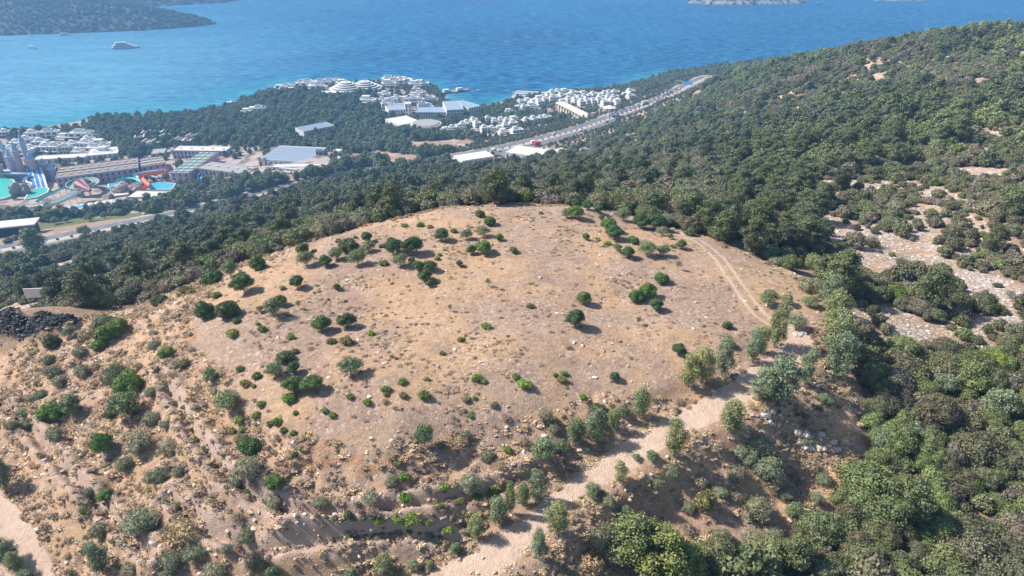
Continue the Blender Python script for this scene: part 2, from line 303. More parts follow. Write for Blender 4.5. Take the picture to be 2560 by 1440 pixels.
def mk_ground():
    g = NT('ground'); A = g.attr('zoneA'); B = g.attr('zoneB'); C = g.attr('zoneC')
    ar, ag, ab = g.sep(A.outputs['Color'])[:3]; aa_ = A.outputs['Alpha']; br, bg, bb = g.sep(B.outputs['Color'])[:3]; ba = B.outputs['Alpha']; pl = g.sep(C.outputs['Color'])[0]; far = g.sep(C.outputs['Color'])[1]; isl = C.outputs['Alpha']
    nb = g.noise(.035, 3); nm = g.noise(.22, 5, .6); nf = g.noise(1.5, 6, .7); nff = g.noise(6, 4, .7)
    rag = g.math('MULTIPLY_ADD', nf, .7, -.35)
    def msk(v, lo=.35, hi=.65): return g.step(g.math('ADD', v, rag), lo, hi)
    # forest floor
    nat = g.mix(nm, (.30, .215, .145), (.44, .335, .24)); nat = g.mix(g.step(nf, .5, .62), nat, (.52, .43, .34))
    # limestone
    vr = g.vor(.9, 'DISTANCE_TO_EDGE'); v2 = g.vor(2.6, out='Color'); vg = g.sep(v2)[0]
    lime = g.mix(vg, (.55, .49, .43), (.78, .74, .69)); lime = g.mix(g.step(nm, .42, .58), lime, (.58, .44, .30)); lime = g.mix(g.step(g.math('ADD', vr, rag), .16, .0), lime, (.36, .28, .21))
    col = g.mix(msk(ab), nat, lime)
    col = g.mix(far, col, g.mix(nm, (.09, .10, .06), (.20, .17, .12))); col = g.mix(g.sep(C.outputs['Color'])[2] if False else isl, col, g.mix(nm, (.34, .31, .26), (.60, .57, .52)))
    # old fill: straw, pinkish soil, grey brown litter
    st = g.noise(.9, 8, .68, g.mapping((1, 2.2, 1)), .6); big = g.noise(.06, 5, .6, dist=.5)
    straw = g.mix(g.step(st, .38, .6), (.49, .335, .20), (.60, .44, .285))
    pink = g.mix(g.step(nf, .35, .62), (.37, .275, .205), (.50, .385, .30))
    fill = g.mix(g.step(big, .44, .60), straw, pink)
    fill = g.mix(g.math('MULTIPLY', g.step(nm, .52, .66), .7), fill, (.34, .265, .21))
    fill = g.mix(g.math('MULTIPLY', g.step(nff, .58, .70), .42), fill, (.25, .17, .11))
    fill = g.mix(g.math('MULTIPLY', g.step(g.noise(2.6, 5, .7), .60, .70), .6), fill, (.70, .56, .40))
    slope = g.math('SUBTRACT', 1.0, pl)
    fill = g.mix(g.math('MULTIPLY', slope, g.math('MULTIPLY', g.step(g.noise(.35, 5, .65), .45, .6), .55)), fill, (.44, .315, .23))
    fill = g.mix(g.math('MULTIPLY', slope, g.math('MULTIPLY', g.step(g.noise(.5, 4, .6), .50, .62), .6)), fill, (.60, .44, .26))
    fill = g.mix(g.math('MULTIPLY', slope, g.math('MULTIPLY', g.step(g.noise(.16, 5, .7, dist=.6), .58, .68), .55)), fill, (.50, .28, .155))
    stn = g.math('MULTIPLY', g.step(g.sep(g.vor(3.4, out='Color'))[1], .80, .84), g.step(g.noise(.3, 3), .42, .6))
    fill = g.mix(g.math('MULTIPLY', stn, .8), fill, (.66, .55, .45))
    col = g.mix(msk(ar), col, fill)
    col = g.mix(g.math('MULTIPLY', g.step(g.math('ADD', g.sep(C.outputs['Color'])[2], rag), .3, .8), .8), col, g.mix(nff, (.47, .37, .30), (.62, .50, .42)))
    org = g.mix(nf, (.42, .20, .09), (.60, .34, .18)); col = g.mix(g.math('MULTIPLY', msk(aa_, .5, .95), .6), col, org)
    # beaten earth of the road and ruts
    rd = g.mix(g.noise(1.2, 7, .7, g.mapping((1.0, .8, 1))), (.60, .47, .36), (.76, .63, .51)); rd = g.mix(g.step(nm, .5, .65), rd, (.64, .50, .385))
    rd = g.mix(g.math('MULTIPLY', g.step(nff, .56, .68), .6), rd, (.42, .31, .23)); rd = g.mix(g.math('MULTIPLY', g.step(g.noise(.6, 6, .7, dist=1.0), .52, .62), .5), rd, (.50, .385, .28))
    col = g.mix(msk(ag, .4, .62), col, rd); col = g.mix(g.math('MULTIPLY', g.step(g.math('ADD', ba, rag), .3, .9), .75), col, (.74, .585, .44))
    town = g.mix(nm, (.40, .35, .30), (.60, .55, .49)); town = g.mix(g.step(g.noise(.07, 4), .5, .6), town, (.24, .20, .165)); col = g.mix(g.step(br, .3, .7), col, town)
    col = g.mix(g.step(bg, .3, .7), col, g.mix(nm, (.13, .16, .05), (.22, .245, .09)))
    col = g.mix(g.step(g.math('ADD', bb, rag), .3, .6), col, g.mix(g.step(nf, .4, .62), (.02, .02, .023), (.085, .08, .082)))
    h = g.math('MULTIPLY_ADD', nff, .35, nf); g.bump(h, .8, .32)
    col = g.mix(1.0, col, (.85, .785, .78), 'MULTIPLY')
    return g.fin(col, .95, .1)
M_GROUND = mk_ground()

# ------------------------------------------------------------------ object helpers
def tag(o, label=None, cat=None, group=None, kind=None):
    if label: o['label'] = label
    if cat: o['category'] = cat
    if group: o['group'] = group
    if kind: o['kind'] = kind
    return o
def mesh_np(name, V, F, mats=(), smooth=False, mi=None):
    """F: (n,k) array of equal-size faces"""
    me = bpy.data.meshes.new(name); V = np.asarray(V, np.float32); F = np.asarray(F, np.int32)
    me.vertices.add(len(V)); me.vertices.foreach_set('co', V.ravel())
    k = F.shape[1]; me.loops.add(F.size); me.loops.foreach_set('vertex_index', F.ravel())
    me.polygons.add(len(F)); me.polygons.foreach_set('loop_start', np.arange(0, F.size, k, dtype=np.int32))
    me.polygons.foreach_set('loop_total', np.full(len(F), k, np.int32))
    for m in mats: me.materials.append(m)
    if mi is not None: me.polygons.foreach_set('material_index', mi)
    me.update(calc_edges=True)
    me.polygons.foreach_set('use_smooth', np.full(len(F), smooth))
    return me
def link(name, me, parent=None, loc=None, rz=0, sc=None):
    o = bpy.data.objects.new(name, me); COL.objects.link(o)
    if parent is not None: o.parent = parent
    if loc is not None: o.location = loc
    if rz: o.rotation_euler = (0, 0, rz)
    if sc is not None: o.scale = sc
    return o
def setattr_np(me, name, arr):
    a = me.attributes.new(name, 'FLOAT_COLOR', 'POINT'); a.data.foreach_set('color', np.asarray(arr, np.float32).ravel())

# ground, cut along its zones into seamless sheets
cls = np.zeros((NR-1, NA-1), int)
cc = lambda a: a[:-1, :-1]
cls[cc(m_plat) > .5] = 1; cls[cc(m_road) > .5] = 2; cls[cc(zB[..., 2]) > .5] = 3
cls[(cc(FAR) == 1) | (cc(FAR) == 2)] = 4; cls[cc(FAR) > 2] = 5
cls[cc(m_field) > .5] = 6
zmax = np.maximum(np.maximum(GZ[:-1, :-1], GZ[1:, :-1]), np.maximum(GZ[:-1, 1:], GZ[1:, 1:])); cls[zmax < -2.5] = -1
ii, jj = np.meshgrid(np.arange(NR-1), np.arange(NA-1), indexing='ij')
VALL = np.stack([GX, GY, GZ], -1).reshape(-1, 3)
for c, nm in enumerate(('hillside', 'plateau_ground', 'dirt_road', 'dark_gravel_bed', 'far_headland', 'island_ground', 'ploughed_field')):
    m = cls == c; i = ii[m]; j = jj[m]
    F = np.stack([i*NA+j, i*NA+j+1, (i+1)*NA+j+1, (i+1)*NA+j], 1)
    u, inv = np.unique(F, return_inverse=True)
    me = mesh_np(nm, VALL[u], inv.reshape(F.shape)[:, ::-1], [M_GROUND], True)
    setattr_np(me, 'zoneA', zA.reshape(-1, 4)[u]); setattr_np(me, 'zoneB', zB.reshape(-1, 4)[u]); setattr_np(me, 'zoneC', zC.reshape(-1, 4)[u])
    tag(link(nm, me), kind='structure')

# ------------------------------------------------------------------ sea
def mk_sea():
    g = NT('sea_water'); A = g.attr('zoneA'); s1, s2, s3 = g.sep(A.outputs['Color'])[:3]
    big = g.noise(.0022, 4, .55, g.mapping((1, 1.6, 1)), 1.0); mid = g.noise(.014, 5, .6, g.mapping((.35, 1.6, 1))); fine = g.noise(.11, 6, .7, g.mapping((.38, 1.5, 1)))
    col = g.mix(g.step(big, .35, .65), (.0002, .055, .15), (.0005, .092, .21))
    col = g.mix(g.math('MULTIPLY', g.step(mid, .4, .7), .45), col, (.002, .115, .27))
    col = g.mix(g.math('MULTIPLY', s2, .92), col, g.mix(g.step(mid, .35, .65), (.105, .29, .40), (.145, .36, .49)))  # left water painted paler to imitate sun glint and haze
    rag = g.math('MULTIPLY_ADD', mid, .35, -.17)
    col = g.mix(g.step(g.math('ADD', s1, rag), .25, 1.0), col, (.035, .27, .33))
    col = g.mix(g.math('MULTIPLY', g.step(fine, .44, .60), .7), col, g.mix(.5, col, (.16, .46, .70)))
    col = g.mix(g.math('MULTIPLY', g.step(fine, .52, .40), .4), col, g.mix(.5, col, (.0, .04, .20)))
    foam = g.math('MULTIPLY', g.step(g.noise(.22, 2, .5, g.mapping((.4, 1.0, 1))), .75, .79), g.step(g.noise(.01, 3), .45, .6))
    col = g.mix(foam, col, (.7, .78, .85))
    surf = g.math('MULTIPLY', g.step(s3, .35, .8), g.step(g.noise(.09, 5, .7), .5, .6)); col = g.mix(g.math('MULTIPLY', surf, .6), col, (.6, .75, .78))
    g.bump(g.math('MULTIPLY_ADD', mid, 2.0, fine), 1.0, 2.5)
    m = g.fin(col, .6, .06); return m
sr = np.concatenate([np.geomspace(380, 3600, 420), [4400, 5200]]); sa = np.linspace(R(-52), R(52), 420)
SX = sr[:, None]*np.sin(sa); SY = sr[:, None]*np.cos(sa)
land = (Z(SX, SY) > .3)
sp = np.stack([SX[land], SY[land]], 1)[::7]
# only shores of the near coast colour the shallows
sp = sp[(sp[:, 1] < 1250)]
gx = np.arange(-1500, 1300, 25.); gy = np.arange(300, 1700, 25.)
cxg, cyg = np.meshgrid(gx, gy, indexing='ij'); dl = np.full(cxg.shape, 1e9)
for i in range(0, len(sp), 400):
    q = sp[i:i+400]; dl = np.minimum(dl, np.sqrt(((cxg[..., None]-q[:, 0])**2+(cyg[..., None]-q[:, 1])**2).min(-1)))
fi = np.clip((SX+1500)/25, 0, len(gx)-1.01); fj = np.clip((SY-300)/25, 0, len(gy)-1.01)
i0 = fi.astype(int); j0 = fj.astype(int); fi -= i0; fj -= j0
DS = dl[i0, j0]*(1-fi)*(1-fj)+dl[i0+1, j0]*fi*(1-fj)+dl[i0, j0+1]*(1-fi)*fj+dl[i0+1, j0+1]*fi*fj
DS = np.where(SY > 1690, 900, DS)
z1 = np.exp(-np.maximum(DS-5, 0)/np.where(SX < -330, 120., 48.))
bay = np.clip((-SX/np.maximum(SY, 1)-.17)/.42, 0, 1)*np.clip((2300-SY)/900, 0.25, 1)      # sun glint and haze over the left water, put into the colour
bay = np.clip(bay+(fbm(SX, SY, 420, 3, 61)-.5)*.8*(bay > .02), 0, 1)
z3 = np.exp(-DS/14)
ns, ms = SX.shape; idx = np.arange(ns*ms).reshape(ns, ms)
F = np.stack([idx[:-1, :-1], idx[:-1, 1:], idx[1:, 1:], idx[1:, :-1]], -1).reshape(-1, 4)
me = mesh_np('sea', np.stack([SX, SY, np.zeros_like(SX)], -1).reshape(-1, 3), F[:, ::-1], [mk_sea()], True)
setattr_np(me, 'zoneA', np.stack([z1, bay, z3, np.ones_like(z1)], -1).reshape(-1, 4))
tag(link('sea', me), kind='structure')
# ------------------------------------------------------------------ haze
def mk_haze():
    m = bpy.data.materials.new('haze'); m.use_nodes = True; t = m.node_tree; t.nodes.clear()
    o = t.nodes.new('ShaderNodeOutputMaterial'); v = t.nodes.new('ShaderNodeVolumePrincipled')
    v.inputs['Color'].default_value = (.24, .55, 1.0, 1); v.inputs['Density'].default_value = .00027; v.inputs['Anisotropy'].default_value = .1
    t.links.new(v.outputs[0], o.inputs['Volume']); return m
HAZE_D = .00013
hx = 6000
V = [(sx*hx, y, z) for z in (-30, 300) for sx, y in ((-1, -600), (1, -600), (1, 6200), (-1, 6200))]
me = mesh_np('haze', V, [(3, 2, 1, 0), (4, 5, 6, 7), (0, 1, 5, 4), (1, 2, 6, 5), (2, 3, 7, 6), (3, 0, 4, 7)], [mk_haze()])
tag(link('haze', me), kind='stuff', label='thin pale blue sea haze over the coast', cat='haze')
# ------------------------------------------------------------------ builders for the town
class MB:
    """collects boxes, cylinders, quads and tubes into one mesh"""
    def __init__(s): s.V = []; s.F = []
    def box(s, x0, x1, y0, y1, z0, z1):
        i = len(s.V); s.V += [(x0, y0, z0), (x1, y0, z0), (x1, y1, z0), (x0, y1, z0), (x0, y0, z1), (x1, y0, z1), (x1, y1, z1), (x0, y1, z1)]
        s.F += [(i, i+3, i+2, i+1), (i+4, i+5, i+6, i+7), (i, i+1, i+5, i+4), (i+1, i+2, i+6, i+5), (i+2, i+3, i+7, i+6), (i+3, i, i+4, i+7)]; return s
    def cyl(s, x, y, z0, z1, r0, r1=None, n=12):
        r1 = r0 if r1 is None else r1; i = len(s.V)
        for z, r in ((z0, r0), (z1, r1)):
            s.V += [(x+r*math.cos(k*2*math.pi/n), y+r*math.sin(k*2*math.pi/n), z) for k in range(n)]
        s.F += [(i+k, i+(k+1) % n, i+n+(k+1) % n, i+n+k) for k in range(n)]; s.F += [tuple(i+n+k for k in range(n)), tuple(i+n-1-k for k in range(n))]; return s
    def bar(s, a, b, r, n=4):
        a = Vector(a); b = Vector(b); d = (b-a).normalized(); u = d.orthogonal().normalized(); v = d.cross(u); i = len(s.V)
        for p in (a, b): s.V += [tuple(p+u*r*math.cos(k*2*math.pi/n+.78)+v*r*math.sin(k*2*math.pi/n+.78)) for k in range(n)]
        s.F += [(i+k, i+(k+1) % n, i+n+(k+1) % n, i+n+k) for k in range(n)]; return s
    def quad(s, *p): i = len(s.V); s.V += [tuple(q) for q in p]; s.F.append(tuple(range(i, i+len(p)))); return s
    def sweep(s, P, prof, closed=False):
        """profile of (sideways, up) pairs carried along a path"""
        i = len(s.V); n = len(prof); L = len(P); P = [Vector(p) for p in P]
        for k, p in enumerate(P):
            d = (P[min(k+1, L-1)]-P[max(k-1, 0)]) if not closed else (P[(k+1) % L]-P[k-1]); d.z = 0; d.normalize(); sd = Vector((d.y, -d.x, 0))
            s.V += [tuple(p+sd*a+Vector((0, 0, b))) for a, b in prof]
        for k in range(L if closed else L-1):
            a = i+k*n; b = i+((k+1) % L)*n; s.F += [(a+j, a+j+1, b+j+1, b+j) for j in range(n-1)]
        return s
    def build(s, name, mat, parent=None, smooth=False, **k):
        me = bpy.data.meshes.new(name); me.from_pydata(s.V, [], s.F); me.materials.append(mat); me.update()
        if smooth: me.polygons.foreach_set('use_smooth', [True]*len(s.F))
        return link(name, me, parent, **k)
def flat(name, col, rough=.7, spec=.2, var=.12, scale=.6):
    g = NT(name); a = tuple(c*(1-var) for c in col); b = tuple(min(1, c*(1+var)) for c in col)
    return g.fin(g.mix(g.noise(scale, 4), a, b), rough, spec)
def empty(name, x, y, z, rz=0, label=None, cat=None, group=None):
    o = bpy.data.objects.new(name, None); COL.objects.link(o); o.location = (x, y, z); o.rotation_euler = (0, 0, rz); o.empty_display_size = 1; tag(o, label, cat, group); return o
KEEP = []   # footprints the trees stay out of
M_ = {}
for nm, c in dict(white=(.70, .69, .66), cream=(.72, .64, .52), glass=(.05, .065, .08), shade=(.10, .10, .11), blueroof=(.30, .37, .46), greyroof=(.36, .35, .34), brownroof=(.27, .225, .18), darkroof=(.16, .12, .10), pink=(.55, .38, .40), lilac=(.50, .47, .58),
                  teal=(.06, .45, .45), aqua=(.12, .55, .52), slideblue=(.04, .28, .66), red=(.68, .06, .04), orange=(.75, .22, .10), rock=(.34, .29, .25), wood=(.34, .25, .18), steel=(.42, .44, .46), dark=(.03, .03, .035), green=(.20, .30, .26), pale=(.66, .62, .56), pool=(.05, .42, .58), lagoon=(.05, .46, .36), brick=(.45, .30, .25), rubber=(.02, .02, .02), tan=(.50, .40, .30), paleblue=(.34, .50, .66)).items():
    M_[nm] = flat(nm, c, .35 if nm in ('glass', 'pool', 'lagoon') else .7, .5 if nm in ('glass', 'pool', 'lagoon') else .2)

def asphalt_mat():
    g = NT('asphalt'); return g.fin(g.mix(g.noise(.4, 6, .6), (.14, .14, .15), (.21, .21, .22)), .9, .15)
M_['asphalt'] = asphalt_mat()

def resample(P, z, step):
    P = np.array(P); z = np.array(z, float); L = np.concatenate([[0], np.cumsum(np.hypot(*np.diff(P, axis=0).T))]); s = np.arange(0, L[-1], step)
    # gentle smoothing of the bends
    xs = np.interp(s, L, P[:, 0]); ys = np.interp(s, L, P[:, 1]); zs = np.interp(s, L, z)
    for _ in range(12):
        for a in (xs, ys, zs): a[1:-1] = (a[:-2]+a[1:-1]*2+a[2:])/4
    return np.stack([xs, ys, zs], 1)
RP = resample(HWY, hz, 4.0)
def road_strip(name, mat, o0, o1, dz, kind='structure', P=RP, dash=None, parent=None):
    m = MB()
    d = np.gradient(P[:, :2], axis=0); d /= np.linalg.norm(d, axis=1)[:, None]; nx, ny = d[:, 1], -d[:, 0]
    if dash is None: rng = [(0, len(P))]
    else: rng = [(k, k+2) for k in range(0, len(P)-2, dash)]
    for a, b in rng:
        i = len(m.V); n = b-a
        for k in range(a, b):
            m.V += [(P[k, 0]+nx[k]*o0, P[k, 1]+ny[k]*o0, P[k, 2]+dz), (P[k, 0]+nx[k]*o1, P[k, 1]+ny[k]*o1, P[k, 2]+dz)]
        m.F += [(i+2*k+1, i+2*k, i+2*k+2, i+2*k+3)[::-1] for k in range(n-1)]
    o = m.build(name, mat); tag(o, kind=kind); return o
road_strip('asphalt_road', M_['asphalt'], -11.2, -2.2, .0); road_strip('asphalt_road', M_['asphalt'], 2.2, 11.2, .0)
road_strip('median_strip', M_['tan'], -2.2, 2.2, .14)
kb = MB()
for o_ in (-2.2, 2.2, -11.2, 11.2):
    d = np.gradient(RP[:, :2], axis=0); d /= np.linalg.norm(d, axis=1)[:, None]
    kb.sweep([(RP[k, 0]+d[k, 1]*o_, RP[k, 1]-d[k, 0]*o_, RP[k, 2]) for k in range(len(RP))], [(-.12, -.3), (-.12, .15), (.12, .15), (.12, -.3)])
tag(kb.build('kerb', M_['pale']), kind='structure')
for a in (-6.7, 6.7): road_strip('lane_marking', M_['white'], a-.14, a+.14, .006, dash=3)
for a in (-10.6, -2.8, 2.8, 10.6): road_strip('edge_marking', M_['white'], a-.12, a+.12, .006)

def frame_of(A, B):
    xa, ya, za, _ = G(*A); xb, yb, zb, _ = G(*B)
    rz = math.atan2(yb-ya, xb-xa); return xa, ya, min(za, zb), math.hypot(xb-xa, yb-ya), rz
def block(name, label, A, B, dep, h, wall='white', roof='white', floors=2, win=None, cat='building', group=None, extras=None, winmat='glass', par=.5, wd=1.6):
    """a flat-roofed building from its front ground line; local x along the front, y away"""
    x, y, z, w, rz = frame_of(A, B); o = empty(name, x, y, z, rz, label, cat, group)
    m = MB().box(0, w, 0, dep, -3, h); t = .3
    m.box(0, w, 0, t, h, h+par); m.box(0, w, dep-t, dep, h, h+par); m.box(0, t, t, dep-t, h, h+par); m.box(w-t, w, t, dep-t, h, h+par); m.build('wall', M_[wall], o)
    MB().box(t, w-t, t, dep-t, h+.003, h+.12).build('roof', M_[roof], o)
    fh = h/floors; n = win if win is not None else min(14, max(1, int(w/5)))
    for f in range(floors):
        for k in range(n):
            cx = (k+.5)*w/n; MB().box(cx-wd/2 if n > 1 else w*.2, cx+wd/2 if n > 1 else w*.8, -.06, .1, f*fh+.5, f*fh+fh*.8).build('window', M_[winmat], o)
    if extras: extras(o, w, dep, h)
    c, s = math.cos(rz), math.sin(rz); q = max(4.0, min(w, dep)/2)
    for u in np.arange(q*.5, max(w, q), q):
        for v in np.arange(q*.5, max(dep, q), q): KEEP.append((x+c*u-s*v, y+s*u+c*v, q*.75))
    return o
def skylights(nx, ny, sx=2.4, sy=1.6):
    def f(o, w, d, h):
        for i in range(nx):
            for j in range(ny): cx, cy = (i+.5)*w/nx, (j+.5)*d/ny; MB().box(cx-sx/2, cx+sx/2, cy-sy/2, cy+sy/2, h+.1, h+1.0).build('skylight', M_['pale'], o)
    return f
def solar(rows, mat='blueroof'):
    def f(o, w, d, h):
        for j in range(rows):
            y0 = 1+(d-2)*j/rows; MB().quad((1, y0, h+.4), (w-1, y0, h+.4), (w-1, y0+(d-2)/rows*.6, h+.7), (1, y0+(d-2)/rows*.6, h+.7)).quad((1, y0+(d-2)/rows*.6, h+.7), (w-1, y0+(d-2)/rows*.6, h+.7), (w-1, y0+(d-2)/rows*.61, h+.1), (1, y0+(d-2)/rows*.61, h+.1)).build('roof_panel', M_[mat], o)
    return f

# hotels and halls of the water park
def hotel_x(o, w, d, h):
    MB().box(-.4, w+.4, -.5, -.02, h-.9, h+.1).build('cornice', M_['paleblue'], o); MB().box(0, w, d*.47, d*.53, h+.13, h+.9).build('roof_ridge', M_['greyroof'], o)
    MB().box(-.2, w+.2, -.35, -.07, h*.45, h*.5).build('balcony_band', M_['lilac'], o); skylights(9, 2)(o, w, d, h)
block('hotel_building', 'long pink hotel with blue trim and big brown roof dotted with skylights behind the slides', (147, 470), (352, 443), 34, 9, 'pink', 'brownroof', 2, 14, extras=hotel_x)
block('hotel_annex', 'brown roofed annex with rows of white skylights at the right end of the pink hotel', (357, 436), (420, 426), 26, 7, 'pink', 'brownroof', 2, 4, extras=skylights(6, 3))
block('hotel_annex', 'pink block with a pale green roof and white skylights beside the brown annex', (432, 462), (478, 457), 62, 11, 'pink', 'green', 3, 3, extras=skylights(3, 7, 2.6, 2))
block('hotel_wing', 'long lilac grey wing with a flat pale roof behind the green roofed block', (434, 396), (566, 390), 16, 8, 'lilac', 'pale', 2, 14, extras=skylights(5, 1))
block('hotel_wing', 'pink wing with palms in front at the right of the green roofed block', (496, 447), (611, 437), 20, 10, 'pink', 'greyroof', 2, 12, extras=skylights(5, 1))
block('long_shed', 'low white roofed hall left of the striped roof behind the pink hotel', (84, 410), (214, 401), 14, 4, 'pale', 'pale', 1, 8)
block('long_shed', 'low white roofed hall behind the middle of the pink hotel roof', (218, 400), (296, 391), 26, 4, 'white', 'white', 1, 6)
block('grey_lodge', 'flat grey roof at the far right end of the brown hotel roof', (380, 398), (414, 393), 18, 5, 'greyroof', 'greyroof', 1, 3)
for k, (a, b, dx) in enumerate(((335, 354, 30), (362, 372, 34), (352, 366, 30), (395, 352, 28), (352, 344, 24), (430, 360, 28), (455, 364, 26), (380, 343, 26), (420, 346, 26), (462, 352, 24))):
    block('brown_villa', ('%s dark brown flat roofed villa among the pines' % ['leftmost', 'near left', 'middle left', 'central', 'far left', 'middle right', 'near right', 'far middle', 'far right', 'rightmost'][k]), (a, b), (a+dx, b-1), 13, 4.2, 'darkroof', 'darkroof', 1, 3, 'house', 'brown villas among the pines', extras=lambda o, w, d, h: [MB().box(e, e+1.2, 0, d, h+.13, h+.9).build('roof_beam', M_['pale'], o) for e in (.8, w-2.2)])

# white houses: a few kinds, copied
def villa_kind(seed, w, d, h, roof='white'):
    r = random.Random(seed); o = empty('white_villa', 0, 0, 0); m = MB().box(0, w, 0, d, -2.5, h).box(0, w, 0, .3, h, h+.5).box(0, .3, .3, d, h, h+.5).box(w-.3, w, .3, d, h, h+.5)
    m.box(w*.15, w*.6, d*.45, d*.95, h, h+r.uniform(1.5, 3)).box(w*.72, w*.86, d*.5, d*.62, h, h+1.6)
    m.build('wall', M_['white'], o); MB().box(-w*.04, w*1.04, -2.2, -.02, h*.45, h*.52).build('terrace', M_['pale'], o)
    for k in range(3):
        x0 = w*(.08+.3*k); MB().box(x0, x0+w*.17, -.05, .1, .2, h*.4).build('window', M_['shade'], o)
        if h > 4: MB().box(x0, x0+w*.17, -.05, .1, h*.58, h*.88).build('window', M_['shade'], o)
    MB().box(w*.2, w*.5, d*.5, d*.9, h+.5+r.uniform(1.5, 2), h+2.65).build('roof', M_[roof], o)
    return o
def copy_tree(o, parent=None):
    c = o.copy(); COL.objects.link(c); c.parent = parent
    for ch in [q for q in o.children if q.name in COL.objects]: copy_tree(ch, c)
    return c
VK = [villa_kind(1, 13, 9, 6), villa_kind(2, 16, 10, 3.6), villa_kind(3, 10, 9, 6.4), villa_kind(4, 19, 9, 5.8, 'greyroof')]
vused = [False]*4
def villa(k, px, py, rz, s, label, group):
    x, y, z, _ = G(px, py)
    if not vused[k]: o = VK[k]; vused[k] = True
    else: o = copy_tree(VK[k])
    o.location = (x, y, max(z, .6)); o.rotation_euler = (0, 0, rz); o.scale = (s, s, s*random.uniform(.9, 1.1)); tag(o, label, 'house', group); KEEP.append((x+5*s*math.cos(rz), y+5*s, 5.5*s)); KEEP.append((x*.988+5*s*math.cos(rz), y*.988, 4.5*s)); return o
def village(name, pts, group, rz0, smin, smax, kinds=(0, 1, 2, 3)):
    pts = sorted(pts, key=lambda p: p[0]); n = len(pts); yy = sorted(p[1] for p in pts)
    for i, (a, b) in enumerate(pts):
        pos = 'leftmost' if i == 0 else ('rightmost' if i == n-1 else ('second from the left' if i == 1 else ('second from the right' if i == n-2 else None)))
        row = 'nearest' if b == yy[-1] else ('farthest' if b == yy[0] else None)
        if pos: lb = 'white cubic house, %s of those %s' % (pos, name)
        elif row: lb = 'white cubic house, %s of those %s' % (row, name)
        else: lb = 'white cubic house in the middle of those %s' % name
        villa(random.choice(kinds), a, b, rz0+random.uniform(-.25, .25), random.uniform(smin, smax), lb, group)
village('behind the water park hotel', [(0, 345), (20, 372), (8, 385), (48, 366), (62, 350), (80, 372), (100, 347), (138, 352), (172, 350), (188, 344), (205, 350), (95, 385), (118, 388), (150, 386), (165, 373), (192, 376), (212, 386), (222, 374), (240, 382), (205, 366), (235, 392), (180, 396), (60, 384), (30, 392)], 'white houses behind the water park hotel', .12, .9, 1.35)
village('in the row by the brown field', [(1106, 333), (1122, 329), (1140, 325), (1150, 322), (1162, 319), (1180, 313), (1188, 320), (1204, 331), (1222, 330), (1240, 328), (1258, 325), (1275, 320), (1214, 305), (1230, 308), (1246, 306), (1262, 312), (1276, 308), (1330, 312), (1345, 308), (1360, 304), (1310, 316), (1262, 285), (1250, 338), (1282, 340)], 'white houses in the row by the brown field', .35, .7, 1.0, (0, 1, 2))
village('of the stepped harbour resort', [(1293, 280), (1305, 278), (1318, 273), (1300, 264), (1315, 260), (1330, 262), (1340, 256), (1352, 250), (1368, 248), (1376, 243), (1392, 240), (1405, 237), (1345, 266), (1360, 260), (1375, 256), (1388, 252), (1402, 252), (1416, 248), (1428, 244), (1440, 241), (1452, 240), (1400, 262), (1418, 260), (1436, 262), (1446, 256), (1458, 252), (1470, 250), (1482, 248), (1494, 246), (1506, 244), (1518, 242), (1530, 241), (1480, 262), (1495, 260), (1508, 266), (1525, 262), (1540, 262), (1450, 266), (1466, 264), (1560, 247), (1575, 242), (1572, 252), (1500, 252), (1516, 254), (1530, 252)], 'white houses of the stepped harbour resort', .42, .8, 1.1, (0, 2, 1))
village('on the rocky cape', [(686, 229), (700, 228), (710, 226), (692, 238), (712, 236), (738, 223), (752, 222), (768, 222), (778, 229), (762, 231), (784, 219), (798, 218), (808, 217), (953, 219), (968, 216), (980, 213), (996, 212), (1012, 211), (1020, 218), (1036, 219), (955, 212), (826, 213), (838, 216), (600, 290), (615, 288), (630, 286), (894, 260), (902, 262)], 'white houses on the rocky cape', .1, 1.1, 1.5, (1, 3))
village('above the cape harbour', [(945, 263), (958, 260), (972, 258), (985, 256), (998, 256), (1010, 260), (1024, 262), (1035, 258), (955, 272), (970, 275), (1045, 268), (1022, 245), (1036, 243), (1048, 240), (1060, 252), (1030, 233), (950, 240), (940, 250)], 'white houses above the cape harbour', .2, .85, 1.15, (0, 1, 2))

# stepped round pavilions on the cape
def rotunda(px, py, r, label):
    x, y, z, _ = G(px, py); o = empty('round_pavilion', x, y, z, 0, label, 'building')
    for k in range(5):
        rr_ = r*(1-.17*k); MB().cyl(0, 0, (-2 if k == 0 else k*2.0), k*2.0+2.0, rr_, rr_, 32).build('terrace', M_['white'], o); MB().cyl(0, 0, k*2.0+.5, k*2.0+1.4, rr_+.06, rr_+.06, 32).build('window_band', M_['shade'], o)
    MB().cyl(0, 0, 10, 11.6, r*.16, r*.05, 16).build('roof_cap', M_['white'], o); KEEP.append((x, y, r+4))
rotunda(866, 224, 23, 'left stepped round white pavilion on the cape'); rotunda(912, 222, 24, 'right stepped round white pavilion on the cape')
block('curved_hall', 'long low white hall below the round pavilions', (798, 246), (874, 243), 12, 7, 'white', 'white', 1, 10)
